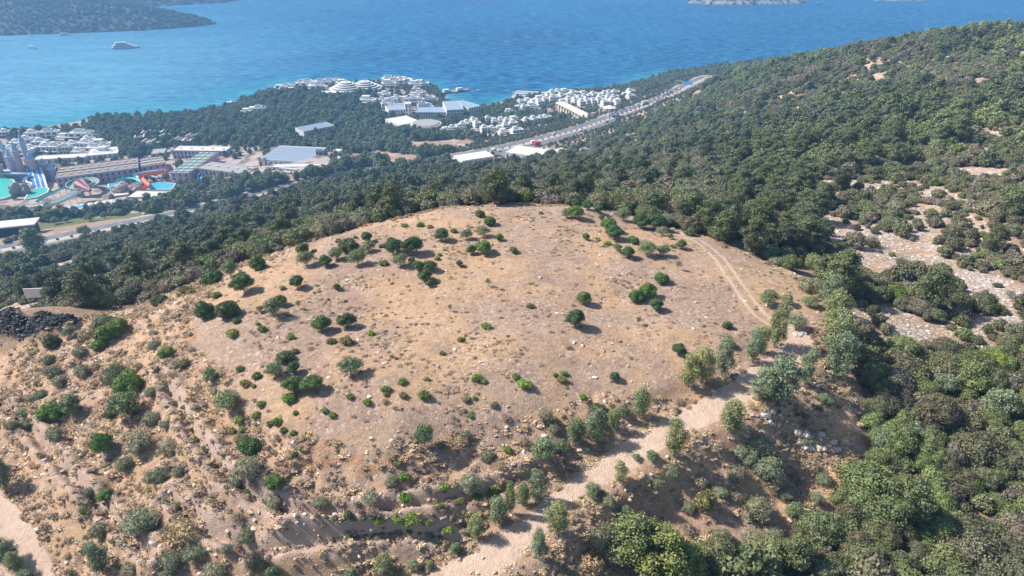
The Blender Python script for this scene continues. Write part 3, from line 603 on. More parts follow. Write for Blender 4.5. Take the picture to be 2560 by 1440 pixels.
# centre resort
block('main_hotel', 'long left wing of the blue roofed white hotel', (1040, 302), (1128, 301), 26, 10, 'white', 'blueroof', 3, 14)
block('main_hotel', 'tall near wing of the blue roofed white hotel beside the palms', (1118, 303), (1160, 300), 46, 13, 'white', 'blueroof', 4, 7)
block('main_hotel', 'far wing of the blue roofed white hotel near the beach', (1172, 291), (1202, 287), 40, 11, 'white', 'blueroof', 3, 5)
block('main_hotel', 'low blue roofed wing at the left of the white hotel tower', (972, 290), (1030, 288), 26, 8, 'white', 'blueroof', 2, 8)
block('hotel_tower', 'small square white tower between the blue roofed wings', (1014, 290), (1030, 290), 10, 15, 'white', 'white', 3, 2)
block('blue_roofed_villa', 'upper blue roofed villa above the hotel wings', (980, 277), (1022, 276), 18, 6, 'white', 'blueroof', 2, 6)
block('slab_hotel', 'white hotel slab with grey blue roof alone in the pine wood', (762, 349), (838, 335), 20, 9, 'white', 'blueroof', 2, 10, extras=solar(4))
block('conference_hall', 'big white roofed hall left of the field houses', (1000, 330), (1052, 322), 34, 8, 'white', 'white', 1, 6)
x, y, z, _ = G(1066, 326); o = empty('round_hall', x, y, z, 0, 'low round white hall with a grey roof beside the big white hall', 'building'); MB().cyl(0, 0, -2, 8, 17, 17, 32).build('wall', M_['white'], o); MB().cyl(0, 0, 8.01, 9, 16, 15, 32).build('roof', M_['greyroof'], o); MB().cyl(0, 0, 3, 6, 17.06, 17.06, 32).build('window_band', M_['shade'], o); KEEP.append((x, y, 20))
# colonnade
x, y, z, w_, rz = frame_of((1390, 285), (1468, 292)); o = empty('colonnade_hotel', x, y, z, rz, 'curved beige hotel with tall columns in front of the harbour resort', 'building'); MB().box(0, w_, 2.5, 10, -3, 13).build('wall', M_['cream'], o); MB().box(-1, w_+1, -.6, 10.5, 13.003, 14.2).build('roof', M_['cream'], o)
for k in range(12): MB().box(k*w_/11-.5, k*w_/11+.5, -.4, .8, -3, 13).build('column', M_['cream'], o)
for k in range(11): MB().box((k+.3)*w_/11, (k+.8)*w_/11, 2.42, 2.6, 1, 11).build('window', M_['shade'], o)
for u in np.arange(4, w_, 8): KEEP.append((x+u*math.cos(rz), y+u*math.sin(rz)+7, 9))
# gate house on the mast at the highway
x, y, z, _ = G(1522, 292); o = empty('gate_canopy', x, y, z, .3, 'white saucer canopy on a thick post by the coast road', 'canopy'); MB().cyl(0, 0, -1, 9, 1.6, 1.2, 12).build('post', M_['white'], o); MB().cyl(0, 0, 9, 10.0, 2.5, 7, 24).cyl(0, 0, 10.01, 11.6, 6.6, 2, 24).build('saucer_roof', M_['white'], o); KEEP.append((x, y, 13))
# works yard and sheds
block('striped_shed', 'big shed with a grey striped sawtooth roof', (648, 416), (770, 403), 46, 6, 'pale', 'white', 1, 10, extras=solar(9, 'blueroof'))
block('white_shed', 'long thin white shed in front of the striped shed', (670, 428), (798, 414), 8, 3.5, 'white', 'white', 1, 12)
for k, (a, b, w2) in enumerate(((697, 423, 46), (762, 420, 30), (790, 356, 0))):
    if w2: block('site_container', ['left white site container on the works yard', 'right white site container on the works yard'][k], (a, b-2+8), (a+w2, b+4), 3, 3, 'white', 'pale', 1, 5, 'container')
block('site_cabin', 'small grey cabin above the works yard', (790, 388), (806, 388), 5, 4, 'greyroof', 'shade', 1, 2)
block('white_van_box', 'white box store beside the cabin', (834, 390), (850, 391), 6, 5, 'white', 'white', 1, 1)
block('flat_canopy', 'flat white canopy roof at the end of the works yard', (840, 412), (876, 410), 12, 4, 'white', 'white', 1, 3)
for k, (a, b) in enumerate(((1039, 382), (1050, 384))):
    x, y, z, _ = G(a, b); o = empty('storage_tank', x, y, z, 0, ['left', 'right'][k]+' white round storage tank by the reddish yard', 'tank', 'white tanks by the reddish yard'); MB().cyl(0, 0, -1, 5, 2.4, 2.4, 20).build('shell', M_['white'], o); MB().cyl(0, 0, 5.01, 5.7, 2.4, .5, 20).build('lid', M_['pale'], o); KEEP.append((x, y, 4))
for k, (a, b, w2) in enumerate(((640, 436, 22), (672, 440, 16), (705, 437, 20), (735, 441, 14), (775, 430, 18), (806, 422, 14), (618, 428, 16), (690, 448, 12))):
    block('site_container', ['white container at the left of the works yard front', 'second container of the works yard front', 'container below the long thin shed', 'small container near the middle of the yard', 'container right of the yard middle', 'small container at the right end of the yard', 'container nearest the pink wing', 'container closest to the wood edge'][k], (a, b), (a+w2, b-1), 3, 3, ['white', 'pale', 'greyroof', 'white', 'paleblue', 'white', 'tan', 'pale'][k], 'pale', 1, 3, 'container', 'containers along the works yard')
# filling station
block('filling_station', 'long white canopy roof of the roadside filling station', (1262, 398), (1372, 392), 22, 6, 'white', 'white', 1, 8)
block('filling_station', 'low white roof beside the road left of the filling station', (1156, 409), (1236, 404), 18, 4.5, 'white', 'white', 1, 6)
block('roadside_house', 'small white house right of the filling station', (1381, 390), (1408, 389), 9, 5, 'white', 'white', 1, 3)
block('roadside_house', 'white hut standing alone among the shrubs right of the station', (1448, 386), (1462, 384), 6, 4, 'white', 'white', 1, 1)
block('roadside_hut', 'pale kiosk beside the road near the palms', (1226, 392), (1238, 392), 6, 6, 'white', 'pale', 1, 1)
# gateway structure by the near road
x, y, z, w_, rz = frame_of((-30, 598), (90, 582)); o = empty('gateway_building', x, y, z, rz, 'black gateway building with pale flat roof beside the near road', 'building')
MB().box(0, w_*.56, 0, 9, -2, 7).box(w_*.76, w_, 0, 9, -2, 7).box(w_*.56, w_*.76, 0, 9, 5.2, 7).build('wall', M_['dark'], o); MB().box(-2, w_+1.5, -2, 11, 7.003, 8).build('roof', M_['pale'], o); MB().box(w_*.56, w_*.76, .5, 8, -1, .3).build('sill', M_['pale'], o); KEEP.append((x+w_*.6, y+6, 18)); KEEP.append((x+5, y+6, 14))
# white sign panel in the wood at the left
x, y, z, _ = G(100, 765); o = empty('white_board', x, y, z, .1, 'small white board standing in the wood above the dark rubble', 'board'); MB().box(-2.2, 2.2, -.1, .1, 2.2, 4.4).build('panel', M_['white'], o); MB().box(-2, -1.8, -.08, .08, -1, 2.2).build('post', M_['steel'], o); MB().box(1.8, 2, -.08, .08, -1, 2.2).build('post', M_['steel'], o); KEEP.append((x, y, 3.5)); KEEP.append((x*.97, y*.97, 3))

# ------------------------------------------------------------------ water park
def GZp(px, py, h=0):
    x, y, z, d = G(px, py+h*FPX/G(px, py)[3]*.93) if h else G(px, py); return (x, y, z+h)
def pool(label, pxs, mat, name='pool'):
    P = [G(*q)[:3] for q in pxs]; zc = max(p[2] for p in P)+.3; c = (sum(p[0] for p in P)/len(P), sum(p[1] for p in P)/len(P)); o = empty(name, c[0], c[1], zc, 0, label, 'pool')
    L = [(p[0]-c[0], p[1]-c[1], 0) for p in P]; MB().quad(*L[::-1] if True else L).build('water', M_[mat], o); MB().sweep([(a, b, 0) for a, b, _ in L], [(-.6, -2), (-.6, .25), (.6, .25), (.6, -2)], True).build('rim', M_['pale'], o)
    for p in P: KEEP.append((p[0], p[1], 6))
    KEEP.append((c[0], c[1], max(math.dist((p[0], p[1]), c) for p in P)*.8))
    return o
pool('large green lagoon pool at the left edge of the water park', [(-30, 505), (10, 500), (36, 494), (41, 478), (38, 460), (10, 455), (-30, 456)], 'lagoon')
pool('turquoise splash pool at the foot of the lane slides', [(62, 500), (95, 495), (120, 484), (124, 477), (100, 476), (75, 484)], 'lagoon')
pool('narrow aqua pool beside the rock cave', [(270, 476), (296, 474), (296, 461), (272, 463)], 'pool')
pool('shallow aqua pool under the red slide tower', [(372, 476), (430, 474), (440, 462), (375, 461)], 'pool')
pool('small turquoise pool along the front hedge', [(150, 540), (215, 530), (217, 525), (160, 531)], 'pool')
pool('blue resort pool by the cape harbour', [(1064, 272), (1078, 273), (1082, 267), (1068, 264)], 'pool')
def chute(name, label, pts, w, mat, rim, posts=6, closed=False, cat='water slide', depth=.9):
    """pts: (px, py, height above ground)"""
    P = [Vector(GZp(*p)) for p in pts]; Q = []
    n = len(P); seg = n if closed else n-1
    for i in range(seg):
        p0, p1, p2, p3 = (P[(i-1) % n], P[i], P[(i+1) % n], P[(i+2) % n]) if closed else (P[max(i-1, 0)], P[i], P[i+1], P[min(i+2, n-1)])
        for k in range(6):
            t = k/6; Q.append(.5*((2*p1)+(-p0+p2)*t+(2*p0-5*p1+4*p2-p3)*t*t+(-p0+3*p1-3*p2+p3)*t*t*t))
    if not closed: Q.append(P[-1])
    c = Q[len(Q)//2]; o = empty(name, c.x, c.y, G(pts[len(pts)//2][0], pts[len(pts)//2][1])[2], 0, label, cat); L = [q-Vector(o.location) for q in Q]
    prof = [(w*math.cos(a), -depth*w*math.sin(a)) for a in np.linspace(0, math.pi, 7)]; prof += [(a*.93, b*.93+.02) for a, b in prof[::-1]]
    MB().sweep(L, prof, closed).build('chute', M_[mat], o, True)
    MB().sweep(L, [(w-.1, 0), (w+.25, 0), (w+.25, .25), (w-.1, .25)], closed).sweep(L, [(-w-.25, 0), (-w+.1, 0), (-w+.1, .25), (-w-.25, .25)], closed).build('rim', M_[rim], o)
    for i in range(posts):
        q = L[int((i+.5)/posts*len(L))]; MB().bar((q.x, q.y, q.z-w*.5), (q.x, q.y, min(q.z-1, -3)), .22, 6).build('post', M_['steel'], o)
    return o
# red and orange S slide
chute('red_slide', 'red and orange winding slide on tall posts', [(424, 426, 11), (412, 434, 10), (396, 437, 9.5), (372, 440, 9), (358, 446, 8), (364, 455, 7), (372, 463, 5.5), (362, 471, 4), (348, 473, 3)], 1.9, 'orange', 'red', 9)
chute('blue_slide', 'blue and white looping slide beside the red one', [(420, 428, 11.5), (396, 431, 11), (360, 435, 9), (344, 439, 8), (350, 446, 6), (380, 442, 5), (410, 450, 4)], 1.6, 'white', 'slideblue', 7)
chute('ring_slide', 'teal and white curved slide above the rock cave', [(300, 462, 6), (304, 452, 6), (320, 448, 6), (342, 449, 6), (352, 455, 5), (340, 462, 4)], 1.8, 'aqua', 'teal', 5)
chute('bowl_slide', 'round white and green bowl slide behind the red funnel', [(246, 458, 8), (238, 466, 8), (214, 474, 8), (190, 474, 8), (180, 466, 8), (190, 457, 8), (214, 451, 8), (236, 451, 8)], 2.6, 'green', 'white', 8, True)
chute('long_chute', 'long white and teal raft slide sloping down to the left', [(208, 478, 10), (190, 489, 9), (165, 501, 7.5), (140, 509, 6), (112, 515, 4.5), (84, 517, 3)], 3.0, 'white', 'aqua', 8)
chute('teal_chute', 'thin teal slide behind the long white raft slide', [(172, 472, 9), (150, 479, 7), (125, 489, 5), (95, 505, 3)], 1.2, 'teal', 'teal', 5)
chute('teal_chute', 'thin teal slide dropping beside the gateway', [(80, 520, 5), (60, 532, 4), (40, 544, 3), (26, 556, 1.5)], 1.2, 'aqua', 'teal', 4)
chute('blue_slide', 'small dark blue twisted slide in front of the pink wing', [(508, 433, 7), (502, 443, 5), (505, 450, 3), (496, 456, 1)], 1.5, 'slideblue', 'slideblue', 3)
# lane slides
for k, (xx, lb) in enumerate(((97, 'left white and blue lane slide beside the castle'), (108, 'right white and blue lane slide beside the castle'))):
    a = Vector(GZp(xx-5, 425, 13)); b = Vector(GZp(xx+2, 476, .8)); o = empty('lane_slide', b.x, b.y, b.z, 0, lb, 'water slide'); d = a-b
    for j in range(4):
        u = (j-1.5)*2.2; m = MB().sweep([Vector((u, 0, 0)), Vector((u, 0, 0))+d*.35+Vector((0, 0, .8)), Vector((u, 0, 0))+d*.7+Vector((0, 0, -.6)), Vector((u, 0, 0))+d], [(-1.05, .3), (-1.0, 0), (1.0, 0), (1.05, .3)]); m.build('lane', M_['white' if j % 2 else 'slideblue'], o)
    for t in (.3, .65, .95):
        for u in (-4, 4): p = d*t; MB().bar((p.x+u, p.y, p.z-.2), (p.x+u, p.y, -3), .3, 6).build('post', M_['slideblue'], o)
x, y, z, _ = G(222, 492); o = empty('funnel_slide', x, y, z, 0, 'big red and white funnel lying open over the pool', 'water slide')
m = MB(); m2 = MB()
for k in range(24):
    a0, a1 = k*math.pi/12, (k+1)*math.pi/12
    (m if k % 2 else m2).quad((0, -4+0, 9+0), (-9+0*k, 0, 9), (-9, 0, 9)) if False else (m if (k//2) % 2 else m2).quad((7, 6*math.cos(a0), 9+6*math.sin(a0)), (7, 6*math.cos(a1), 9+6*math.sin(a1)), (-6, 1.2*math.cos(a1), 7+1.2*math.sin(a1)), (-6, 1.2*math.cos(a0), 7+1.2*math.sin(a0)))
m.build('funnel_stripe', M_['white'], o); m2.build('funnel', M_['red'], o)
for u, v in ((6, -4), (6, 4), (-5, 0)): MB().bar((u, v, 6), (u, v, -2), .35, 6).build('post', M_['steel'], o)
o.rotation_euler = (0, 0, 2.6)
# aerial blue channel to the castle
chute('blue_flume', 'straight blue and white flume entering from the left edge to the castle', [(-20, 436, 9), (20, 438, 9), (50, 439, 9), (80, 439, 9)], 1.6, 'white', 'slideblue', 5)
chute('spiral_slide', 'small blue and white spiral slide beside the rock mound', [(88, 442, 9), (72, 448, 7), (68, 456, 5.5), (82, 460, 4), (88, 466, 3), (74, 472, 1.5)], 1.5, 'white', 'slideblue', 4)
# pastel towers: a plain cluster
x, y, z, _ = G(60, 452); o = empty('pastel_tower_cluster', x, y, z, .1, 'cluster of tall pastel towers with pointed roofs in the water park', 'tower')
tw = [(-18, 0, 15, 3.2, 'pink', 6), (-8, 4, 22, 3, 'lilac', 7), (0, 2, 28, 3.0, 'pink', 9), (5, 8, 34, 2.6, 'lilac', 9), (12, 0, 20, 3.4, 'pink', 7), (-26, 6, 13, 3.2, 'lilac', 5), (19, 5, 14, 3, 'pink', 6), (-14, 10, 26, 2.4, 'pink', 8), (26, 2, 10, 3.6, 'lilac', 6)]
for (u, v, h, r_, mt, ch) in tw:
    MB().cyl(u, v, -3, h, r_, r_*.9, 14).build('tower_wall', M_[mt], o); MB().cyl(u, v, h+.003, h+.8, r_*1.15, r_*1.15, 14).build('parapet', M_['white'], o); MB().cyl(u, v, h+.81, h+ch, r_*1.0, .05, 14).build('spire', M_['paleblue'], o)
MB().box(-24, 24, 2, 7, -3, 9).build('curtain_wall', M_['lilac'], o); KEEP.append((x, y, 26))
def rockpile(label, px, py, w_, h, n):
    x, y, z, _ = G(px, py); r = np.random.default_rng(n); Vs = []; Fs = []; off = 0
    for k in range(n):
        V = ICO2[0]*(1+.4*(r.random((len(ICO2[0]), 1))-.5))*np.array([w_*.3, w_*.25, h*.45])*r.uniform(.6, 1.1)+np.array([r.uniform(-w_*.35, w_*.35), r.uniform(-w_*.2, w_*.2), h*r.uniform(.05, .5)]); Vs.append(V); Fs.append(ICO2[1]+off); off += len(V)
    o = link('rock_mound', mesh_np('rock_mound', np.concatenate(Vs), np.concatenate(Fs), [M_['rock']]), None, (x, y, z)); tag(o, label, 'rock mound'); KEEP.append((x, y, w_*.6))
def ico_np(sub=1):
    import bmesh
    bm = bmesh.new(); bmesh.ops.create_icosphere(bm, subdivisions=sub, radius=1)
    V = np.array([v.co[:] for v in bm.verts]); F = np.array([[v.index for v in f.verts] for f in bm.faces]); bm.free(); return V, F
ICO1, ICO2 = ico_np(1), ico_np(2)
rockpile('tall artificial rock mound between the lagoon and lane slides', 54, 488, 14, 14, 9)
rockpile('artificial rock cave in front of the teal ring slide', 322, 480, 22, 10, 9)
# sun umbrellas in a row
def umbrella():
    o = empty('sun_umbrella', 0, 0, 0); MB().cyl(0, 0, 0, 2.6, .08, .08, 6).build('pole', M_['steel'], o); MB().cyl(0, 0, 2.3, 3.1, 2.0, .1, 8).build('canopy', M_['white'], o); return o
U0 = umbrella(); first = True
for i in range(22):
    t = i/21; px, py = 96+t*198, 538-t*30+(i % 2)*5; x, y, z, _ = G(px, py); o = U0 if first else copy_tree(U0); first = False; o.location = (x, y, z); o.scale = (1.3, 1.3, 1.3)
    tag(o, ('leftmost' if i == 0 else 'rightmost' if i == 21 else 'one')+' of the white sun umbrellas in the row before the slides', 'sun umbrella', 'white sun umbrellas before the slides'); KEEP.append((x, y, 3))
# works platform right of the cave: pale slabs
for a, b, w2, d2, lb in ((286, 494, 36, 9, 'open pale concrete basin right of the cave'), (318, 497, 80, 16, 'wide pale covered platform below the shallow pool')):
    x, y, z, w_, rz = frame_of((a, b), (a+w2, b-4)); o = empty('concrete_deck', x, y, z, rz, lb, 'deck'); MB().box(0, w_, 0, d2, -2, 1.1).build('slab', M_['pale'], o); MB().box(-.3, w_+.3, -.3, 0, -2, 1.9).box(-.3, w_+.3, d2, d2+.3, -2, 1.9).build('parapet', M_['tan'], o)
    for u in range(0, int(w_), 6): KEEP.append((x+u, y+d2/2, d2*.6))

# ------------------------------------------------------------------ piers, breakwaters
def quay(name, label, A, B, wd, h, mat, top):
    xa, ya = W(*A, 0); xb, yb = W(*B, 0); rz = math.atan2(yb-ya, xb-xa); w_ = math.hypot(xb-xa, yb-ya); o = empty(name, xa, ya, 0, rz, label, name.replace('_', ' '))
    return o, w_
o, w_ = quay('wooden_pier', 'wooden pier reaching out from the cape', (1105, 234), (1171, 226), 10, 2, 0, 0); MB().box(0, w_, -5, 5, 1.6, 2.1).box(w_*.35, w_*.5, -9, 5, 1.603, 2.11).build('deck', M_['wood'], o)
for k in range(8): MB().cyl((k+.5)*w_/8, 0, -3, 1.6, .5, .5, 8).build('pile', M_['wood'], o)
for k, u in enumerate((.05, .55)): MB().box(w_*u, w_*u+9, -3, 3, 2.1, 5.5).build('pavilion', M_['white'], o)
for A, B, lb in (((1291, 233), (1372, 238), 'longer breakwater of pale boulders closing the harbour'), ((1283, 243), (1320, 247), 'shorter breakwater of pale boulders inside the harbour')):
    o, w_ = quay('breakwater', lb, A, B, 10, 3, 0, 0); r = np.random.default_rng(3); Vs = []; Fs = []; off = 0
    for u in np.arange(0, w_, 1.6):
        for v in (-4, -1.5, 1, 3.5):
            V = ICO1[0]*r.uniform(1.2, 2.2, (len(ICO1[0]), 1))+np.array([u, v+r.uniform(-.5, .5), 1.8-abs(v)*.45]); Vs.append(V); Fs.append(ICO1[1]+off); off += len(V)
    link('boulder_slope', mesh_np('boulder_slope', np.concatenate(Vs), np.concatenate(Fs), [M_['pale']]), o); MB().box(0, w_, -2, 2, 2.5, 3.6).build('walkway', M_['cream'], o)
o, w_ = quay('rock_spit', 'pale rocky spit with a bathing deck at the left shore of the cape', (572, 256), (612, 262), 8, 2, 0, 0); MB().box(0, w_, -4, 4, -2, 1.4).box(w_*.5, w_, -8, -4.01, -2, 1.2).build('deck', M_['pale'], o)
# ------------------------------------------------------------------ boats
def hull_mesh(L, B, H, mat, name='hull'):
    m = MB(); st = [(-.5, .8), (-.3, 1), (0, 1), (.25, .85), (.4, .5), (.5, .02)]; n = 5
    for t, bw in st:
        b = B/2*bw; x_ = t*L; sh = H*(1+.25*max(t, 0)*2); m.V += [(x_, -b, sh), (x_*.96, -b*.75, 0), (x_*.92, 0, -.6), (x_*.96, b*.75, 0), (x_, b, sh)]
    for k in range(len(st)-1):
        for j in range(n-1): a = k*n+j; m.F.append((a, a+1, a+n+1, a+n))
        m.F.append((k*n+n-1, k*n, (k+1)*n, (k+1)*n+n-1))
    m.F.append(tuple(range(n)))
    return m
def yacht(name, label, px, py, L, rz, decks=3, group=None):
    x, y = W(px, py, 0); o = empty(name, x, y, 0, rz, label, 'boat', group); H = L*.07; B = L*.2
    hull_mesh(L, B, H, None).build('hull', M_['white'], o); z = H
    for k in range(decks):
        a, b = -.42+.05*k, .22-.11*k; hh = L*.05; MB().box(a*L, b*L, -B*(.42-.05*k), B*(.42-.05*k), z, z+hh).build('deck_house', M_['white'], o); MB().box(a*L+.5, b*L+.06, -B*(.42-.05*k)-.05, B*(.42-.05*k)+.05, z+hh*.35, z+hh*.75).build('window_band', M_['glass'], o); z += hh
        MB().box((a-.03)*L, (b+.03)*L, -B*.42, B*.42, z, z+.25).build('deck', M_['white'], o); z += .25
    MB().bar((-.1*L, 0, z), (-.14*L, 0, z+L*.09), .25, 6).bar((-.2*L, -2, z+L*.04), (-.2*L, 2, z+L*.04), .2, 4).build('mast', M_['white'], o); return o
yacht('motor_yacht', 'large white motor yacht anchored in the bay', 316, 121, 52, .32, 3); yacht('motor_yacht', 'small white motor yacht left of the large one', 83, 122, 27, -.35, 2)
yacht('motor_yacht', 'white motor yacht lying close to the left headland', 163, 88.5, 27, .05, 2)
yacht('motor_yacht', 'white boat leaving a wake beside the far island', 2048, 7, 18, .1, 1)
x, y = W(78, 91, 0); o = empty('sailing_boat', x, y, 0, .5, 'tiny sailing boat near the left headland', 'boat'); hull_mesh(13, 3.6, 1.3, None).build('hull', M_['white'], o); MB().bar((0, 0, 1), (0, 0, 16), .15, 6).build('mast', M_['steel'], o); MB().quad((.3, 0, 2.5), (-5, .4, 2.5), (0, 0, 14)).quad((.3, .06, 2.5), (0, .06, 14), (-5, .46, 2.5)).build('sail', M_['white'], o)
for k, (a, b) in enumerate(((478, 11), (491, 11), (517, 10.5), (548, 10), (625, 4), (412, 15))):
    yacht('moored_boat', ['leftmost white boat off the far coast', 'second white boat off the far coast', 'third white boat off the far coast', 'fourth white boat off the far coast', 'rightmost white boat off the far coast', 'white boat tight against the far coast'][k], a, b, 16, .2*k, 1, 'white boats off the far coast')
yacht('motor_boat', 'small white speedboat crossing the harbour bay', 1197, 226, 8, .2, 1); yacht('motor_boat', 'tiny white boat anchored off the harbour beach', 1161, 256, 6, .2, 1); yacht('motor_boat', 'tiny boat at the breakwater mouth', 1285, 232, 6, .9, 1)

# ------------------------------------------------------------------ pylons and poles
def pylon(label, px, py, hpx, H=None):
    x, y, z, d = G(px, py); H = H or hpx*d/FPX/.93; b = H*.11; o = empty('lattice_pylon', x, y, z-.3, .4, label, 'pylon', 'power line pylons'); r = H*.0018+.02
    def w_at(t): return b*(1-t)**1.1*.5+H*.012
    lv = [0, .16, .31, .45, .57, .68, .78, .87, .95]
    c4 = ((1, 1), (-1, 1), (-1, -1), (1, -1))
    for sx, sy in c4:
        m = MB()
        for a, c in zip(lv[:-1], lv[1:]): m.bar((sx*w_at(a), sy*w_at(a), a*H), (sx*w_at(c), sy*w_at(c), c*H), r*1.5)
        m.build('leg', M_['steel'], o)
    m = MB()
    for a, c in zip(lv[:-1], lv[1:]):
        for i in range(4):
            p, q = c4[i], c4[(i+1) % 4]; m.bar((p[0]*w_at(a), p[1]*w_at(a), a*H), (q[0]*w_at(c), q[1]*w_at(c), c*H), r); m.bar((q[0]*w_at(a), q[1]*w_at(a), a*H), (p[0]*w_at(c), p[1]*w_at(c), c*H), r)
    m.build('bracing', M_['steel'], o)
    for t in (.74, .86, .98): MB().bar((-H*.12, 0, t*H), (H*.12, 0, t*H), r*1.3).bar((-H*.12, 0, t*H), (0, 0, (t+.05)*H), r).bar((H*.12, 0, t*H), (0, 0, (t+.05)*H), r).build('cross_arm', M_['steel'], o)
    KEEP.append((x, y, 3.5)); KEEP.append((x*.985, y*.985, 3))
for a in (('tall lattice pylon in the wood behind the water park', 563, 556, 100), ('lattice pylon beside the reddish works yard', 940, 436, 72), ('lattice pylon in the wood right of the filling station', 1476, 392, 58), ('lattice pylon above the pale forest track', 1635, 304, 42), ('lattice pylon left of the pair on the hillside', 1797, 254, 30), ('lattice pylon right of the pair on the hillside', 1818, 252, 30), ('lattice pylon standing on the ridge before the sea', 1975, 152, 34), ('farthest lattice pylon at the top of the ridge', 2308, 96, 34)): pylon(*a)
POLE = None
def pole(px, py, hpx, i):
    global POLE
    x, y, z, d = G(px, py)
    if POLE is None:
        POLE = empty('street_lamp', 0, 0, 0); MB().cyl(0, 0, 0, 12, .16, .09, 8).build('post', M_['steel'], POLE); MB().bar((0, 0, 11.9), (2.2, 0, 12.3), .07).bar((0, 0, 11.9), (-2.2, 0, 12.3), .07).build('arm', M_['steel'], POLE); MB().box(1.8, 2.6, -.2, .2, 12.2, 12.4).box(-2.6, -1.8, -.2, .2, 12.2, 12.4).build('lamp_head', M_['pale'], POLE); o = POLE
    else: o = copy_tree(POLE)
    s = hpx*d/FPX/12/.95; o.location = (x, y, z); o.scale = (1.6, 1.6, s); tag(o, i, 'street lamp', 'tall lamps along the coast road')
for a, b, h, lb in ((783, 376, 17, 'lamp by the cabin on the works yard'), (827, 384, 28, 'lamp behind the white box store'), (917, 382, 24, 'lamp at the left of the reddish yard'), (1038, 378, 14, 'lamp above the storage tanks'), (1134, 382, 20, 'lamp left of the curve by the brown field'), (1250, 378, 54, 'tallest lamp near the palms of the filling station'), (1428, 308, 16, 'lamp right of the field houses'), (1498, 300, 28, 'lamp just left of the saucer canopy'), (1376, 384, 20, 'lamp on the filling station forecourt'), (1710, 258, 30, 'lamp beside the bare earth at the hill cut'), (1690, 272, 20, 'short lamp below the hill cut'), (1682, 232, 18, 'lamp over the far bend of the coast road')): pole(a, b, h, 'slender grey '+lb)

# ------------------------------------------------------------------ vehicles
CARM = [flat('car_paint_%s' % n, c, .3, .5, .02) for n, c in (('white', (.75, .75, .74)), ('silver', (.45, .46, .47)), ('black', (.03, .03, .035)), ('red', (.45, .04, .03)), ('blue', (.05, .12, .30)))]
CNAME = ['white', 'silver', 'black', 'red', 'blue']
def car_kind(ci):
    o = empty('parked_car' if 0 else 'car', 0, 0, 0)
    m = MB(); pr = [(-2.15, .35), (-2.2, .8), (-1.5, .92), (1.0, .95), (2.0, .78), (2.15, .4)]
    i = 0
    m.V += [(x, -.85, z) for x, z in pr]+[(x, .85, z) for x, z in pr]; n = 6; m.F += [tuple(range(n))[::-1], tuple(range(n, 2*n))]+[(k, (k+1) % n, n+(k+1) % n, n+k) for k in range(n)]; m.box(-1.25, .45, -.66, .66, 1.42, 1.5); m.build('body', CARM[ci], o)
    g = MB(); g.V += [(-1.75, -.78, .92), (1.0, -.78, .95), (.45, -.66, 1.42), (-1.25, -.66, 1.42), (-1.75, .78, .92), (1.0, .78, .95), (.45, .66, 1.42), (-1.25, .66, 1.42)]; g.F += [(0, 1, 2, 3), (7, 6, 5, 4), (1, 5, 6, 2), (4, 0, 3, 7), (3, 2, 6, 7)]; g.build('cabin_glass', M_['glass'], o)
    for sx in (-1.35, 1.35):
        for sy in (-.8, .8): q = MB(); q.cyl(0, 0, -.11, .11, .34, .34, 12); w = q.build('wheel', M_['rubber'], o); w.location = (sx, sy, .34); w.rotation_euler = (R(90), 0, 0)
    return o
CARS = [None]*5
def on_road(px_t, off):
    """point on the coast road nearest a place in the photo, moved sideways"""
    x, y = W(*px_t, 44)[:2]; k = int(np.argmin(np.hypot(RP[:, 0]-x, RP[:, 1]-y))); k = min(max(k, 1), len(RP)-2)
    d = RP[k+1]-RP[k-1]; d /= np.linalg.norm(d[:2]); return RP[k, 0]+d[1]*off, RP[k, 1]-d[0]*off, RP[k, 2]+.01, math.atan2(d[1], d[0])
def car(px, py, off, ci, label, group=None):
    x, y, z, rz = on_road((px, py), off)
    if CARS[ci] is None: CARS[ci] = car_kind(ci); o = CARS[ci]
    else: o = copy_tree(CARS[ci])
    o.location = (x, y, z); o.rotation_euler = (0, 0, rz+(math.pi if off < 0 else 0)); tag(o, label, 'car', group); return o
k = 0
for i in range(30):
    t = i/29; px = 1548+t*142; py = 287-t*52; ci = random.choice([0, 0, 1, 1, 2, 4, 0])
    car(px, py, -4.6 if i % 2 else -8.9, ci, '%s car in the queue on the coast road %s' % (CNAME[ci], 'near the saucer canopy' if t < .33 else 'in its middle' if t < .66 else 'toward the hill'), 'cars queueing on the coast road')
for px, py, off, ci, lb in ((1180, 389, 5, 0, 'white car on the road left of the filling station'), (1273, 369, 5, 1, 'silver car on the road just past the palms'), (1304, 364, 8.6, 2, 'black car on the road by the filling station'), (1216, 380, 8.6, 0, 'white car turning in at the filling station'), (1450, 322, 5, 1, 'silver car on the straight before the canopy'), (1512, 302, 5, 2, 'black car passing under the saucer canopy'), (1405, 336, -5, 0, 'white car heading left on the coast road')): car(px, py, off, ci, lb)
def truck(px, py, off, label, box='white', cab='white', L=7):
    x, y, z, rz = on_road((px, py), off); o = empty('box_truck', x, y, z, rz, label, 'truck'); MB().box(-L/2, L/2-2, -1.2, 1.2, .9, 3.6).build('cargo_box', M_[box], o); MB().box(L/2-1.8, L/2, -1.1, 1.1, .5, 2.8).build('cab', M_[cab], o); MB().box(L/2-.5, L/2+.04, -1, 1, 1.7, 2.5).build('windscreen', M_['glass'], o)
    for u in (-L/2+1.2, L/2-1.1):
        for v in (-1.05, 1.05): q = MB().cyl(0, 0, -.15, .15, .5, .5, 12).build('wheel', M_['rubber'], o); q.location = (u, v, .5); q.rotation_euler = (R(90), 0, 0)
truck(1338, 357, 5, 'white box truck on the coast road by the filling station'); truck(1615, 262, -5, 'long cream bus shaped truck in the queue', 'cream', 'cream', 10)
truck(1350, 362, 10, 'red lorry parked at the edge of the filling station', 'red', 'red', 7)
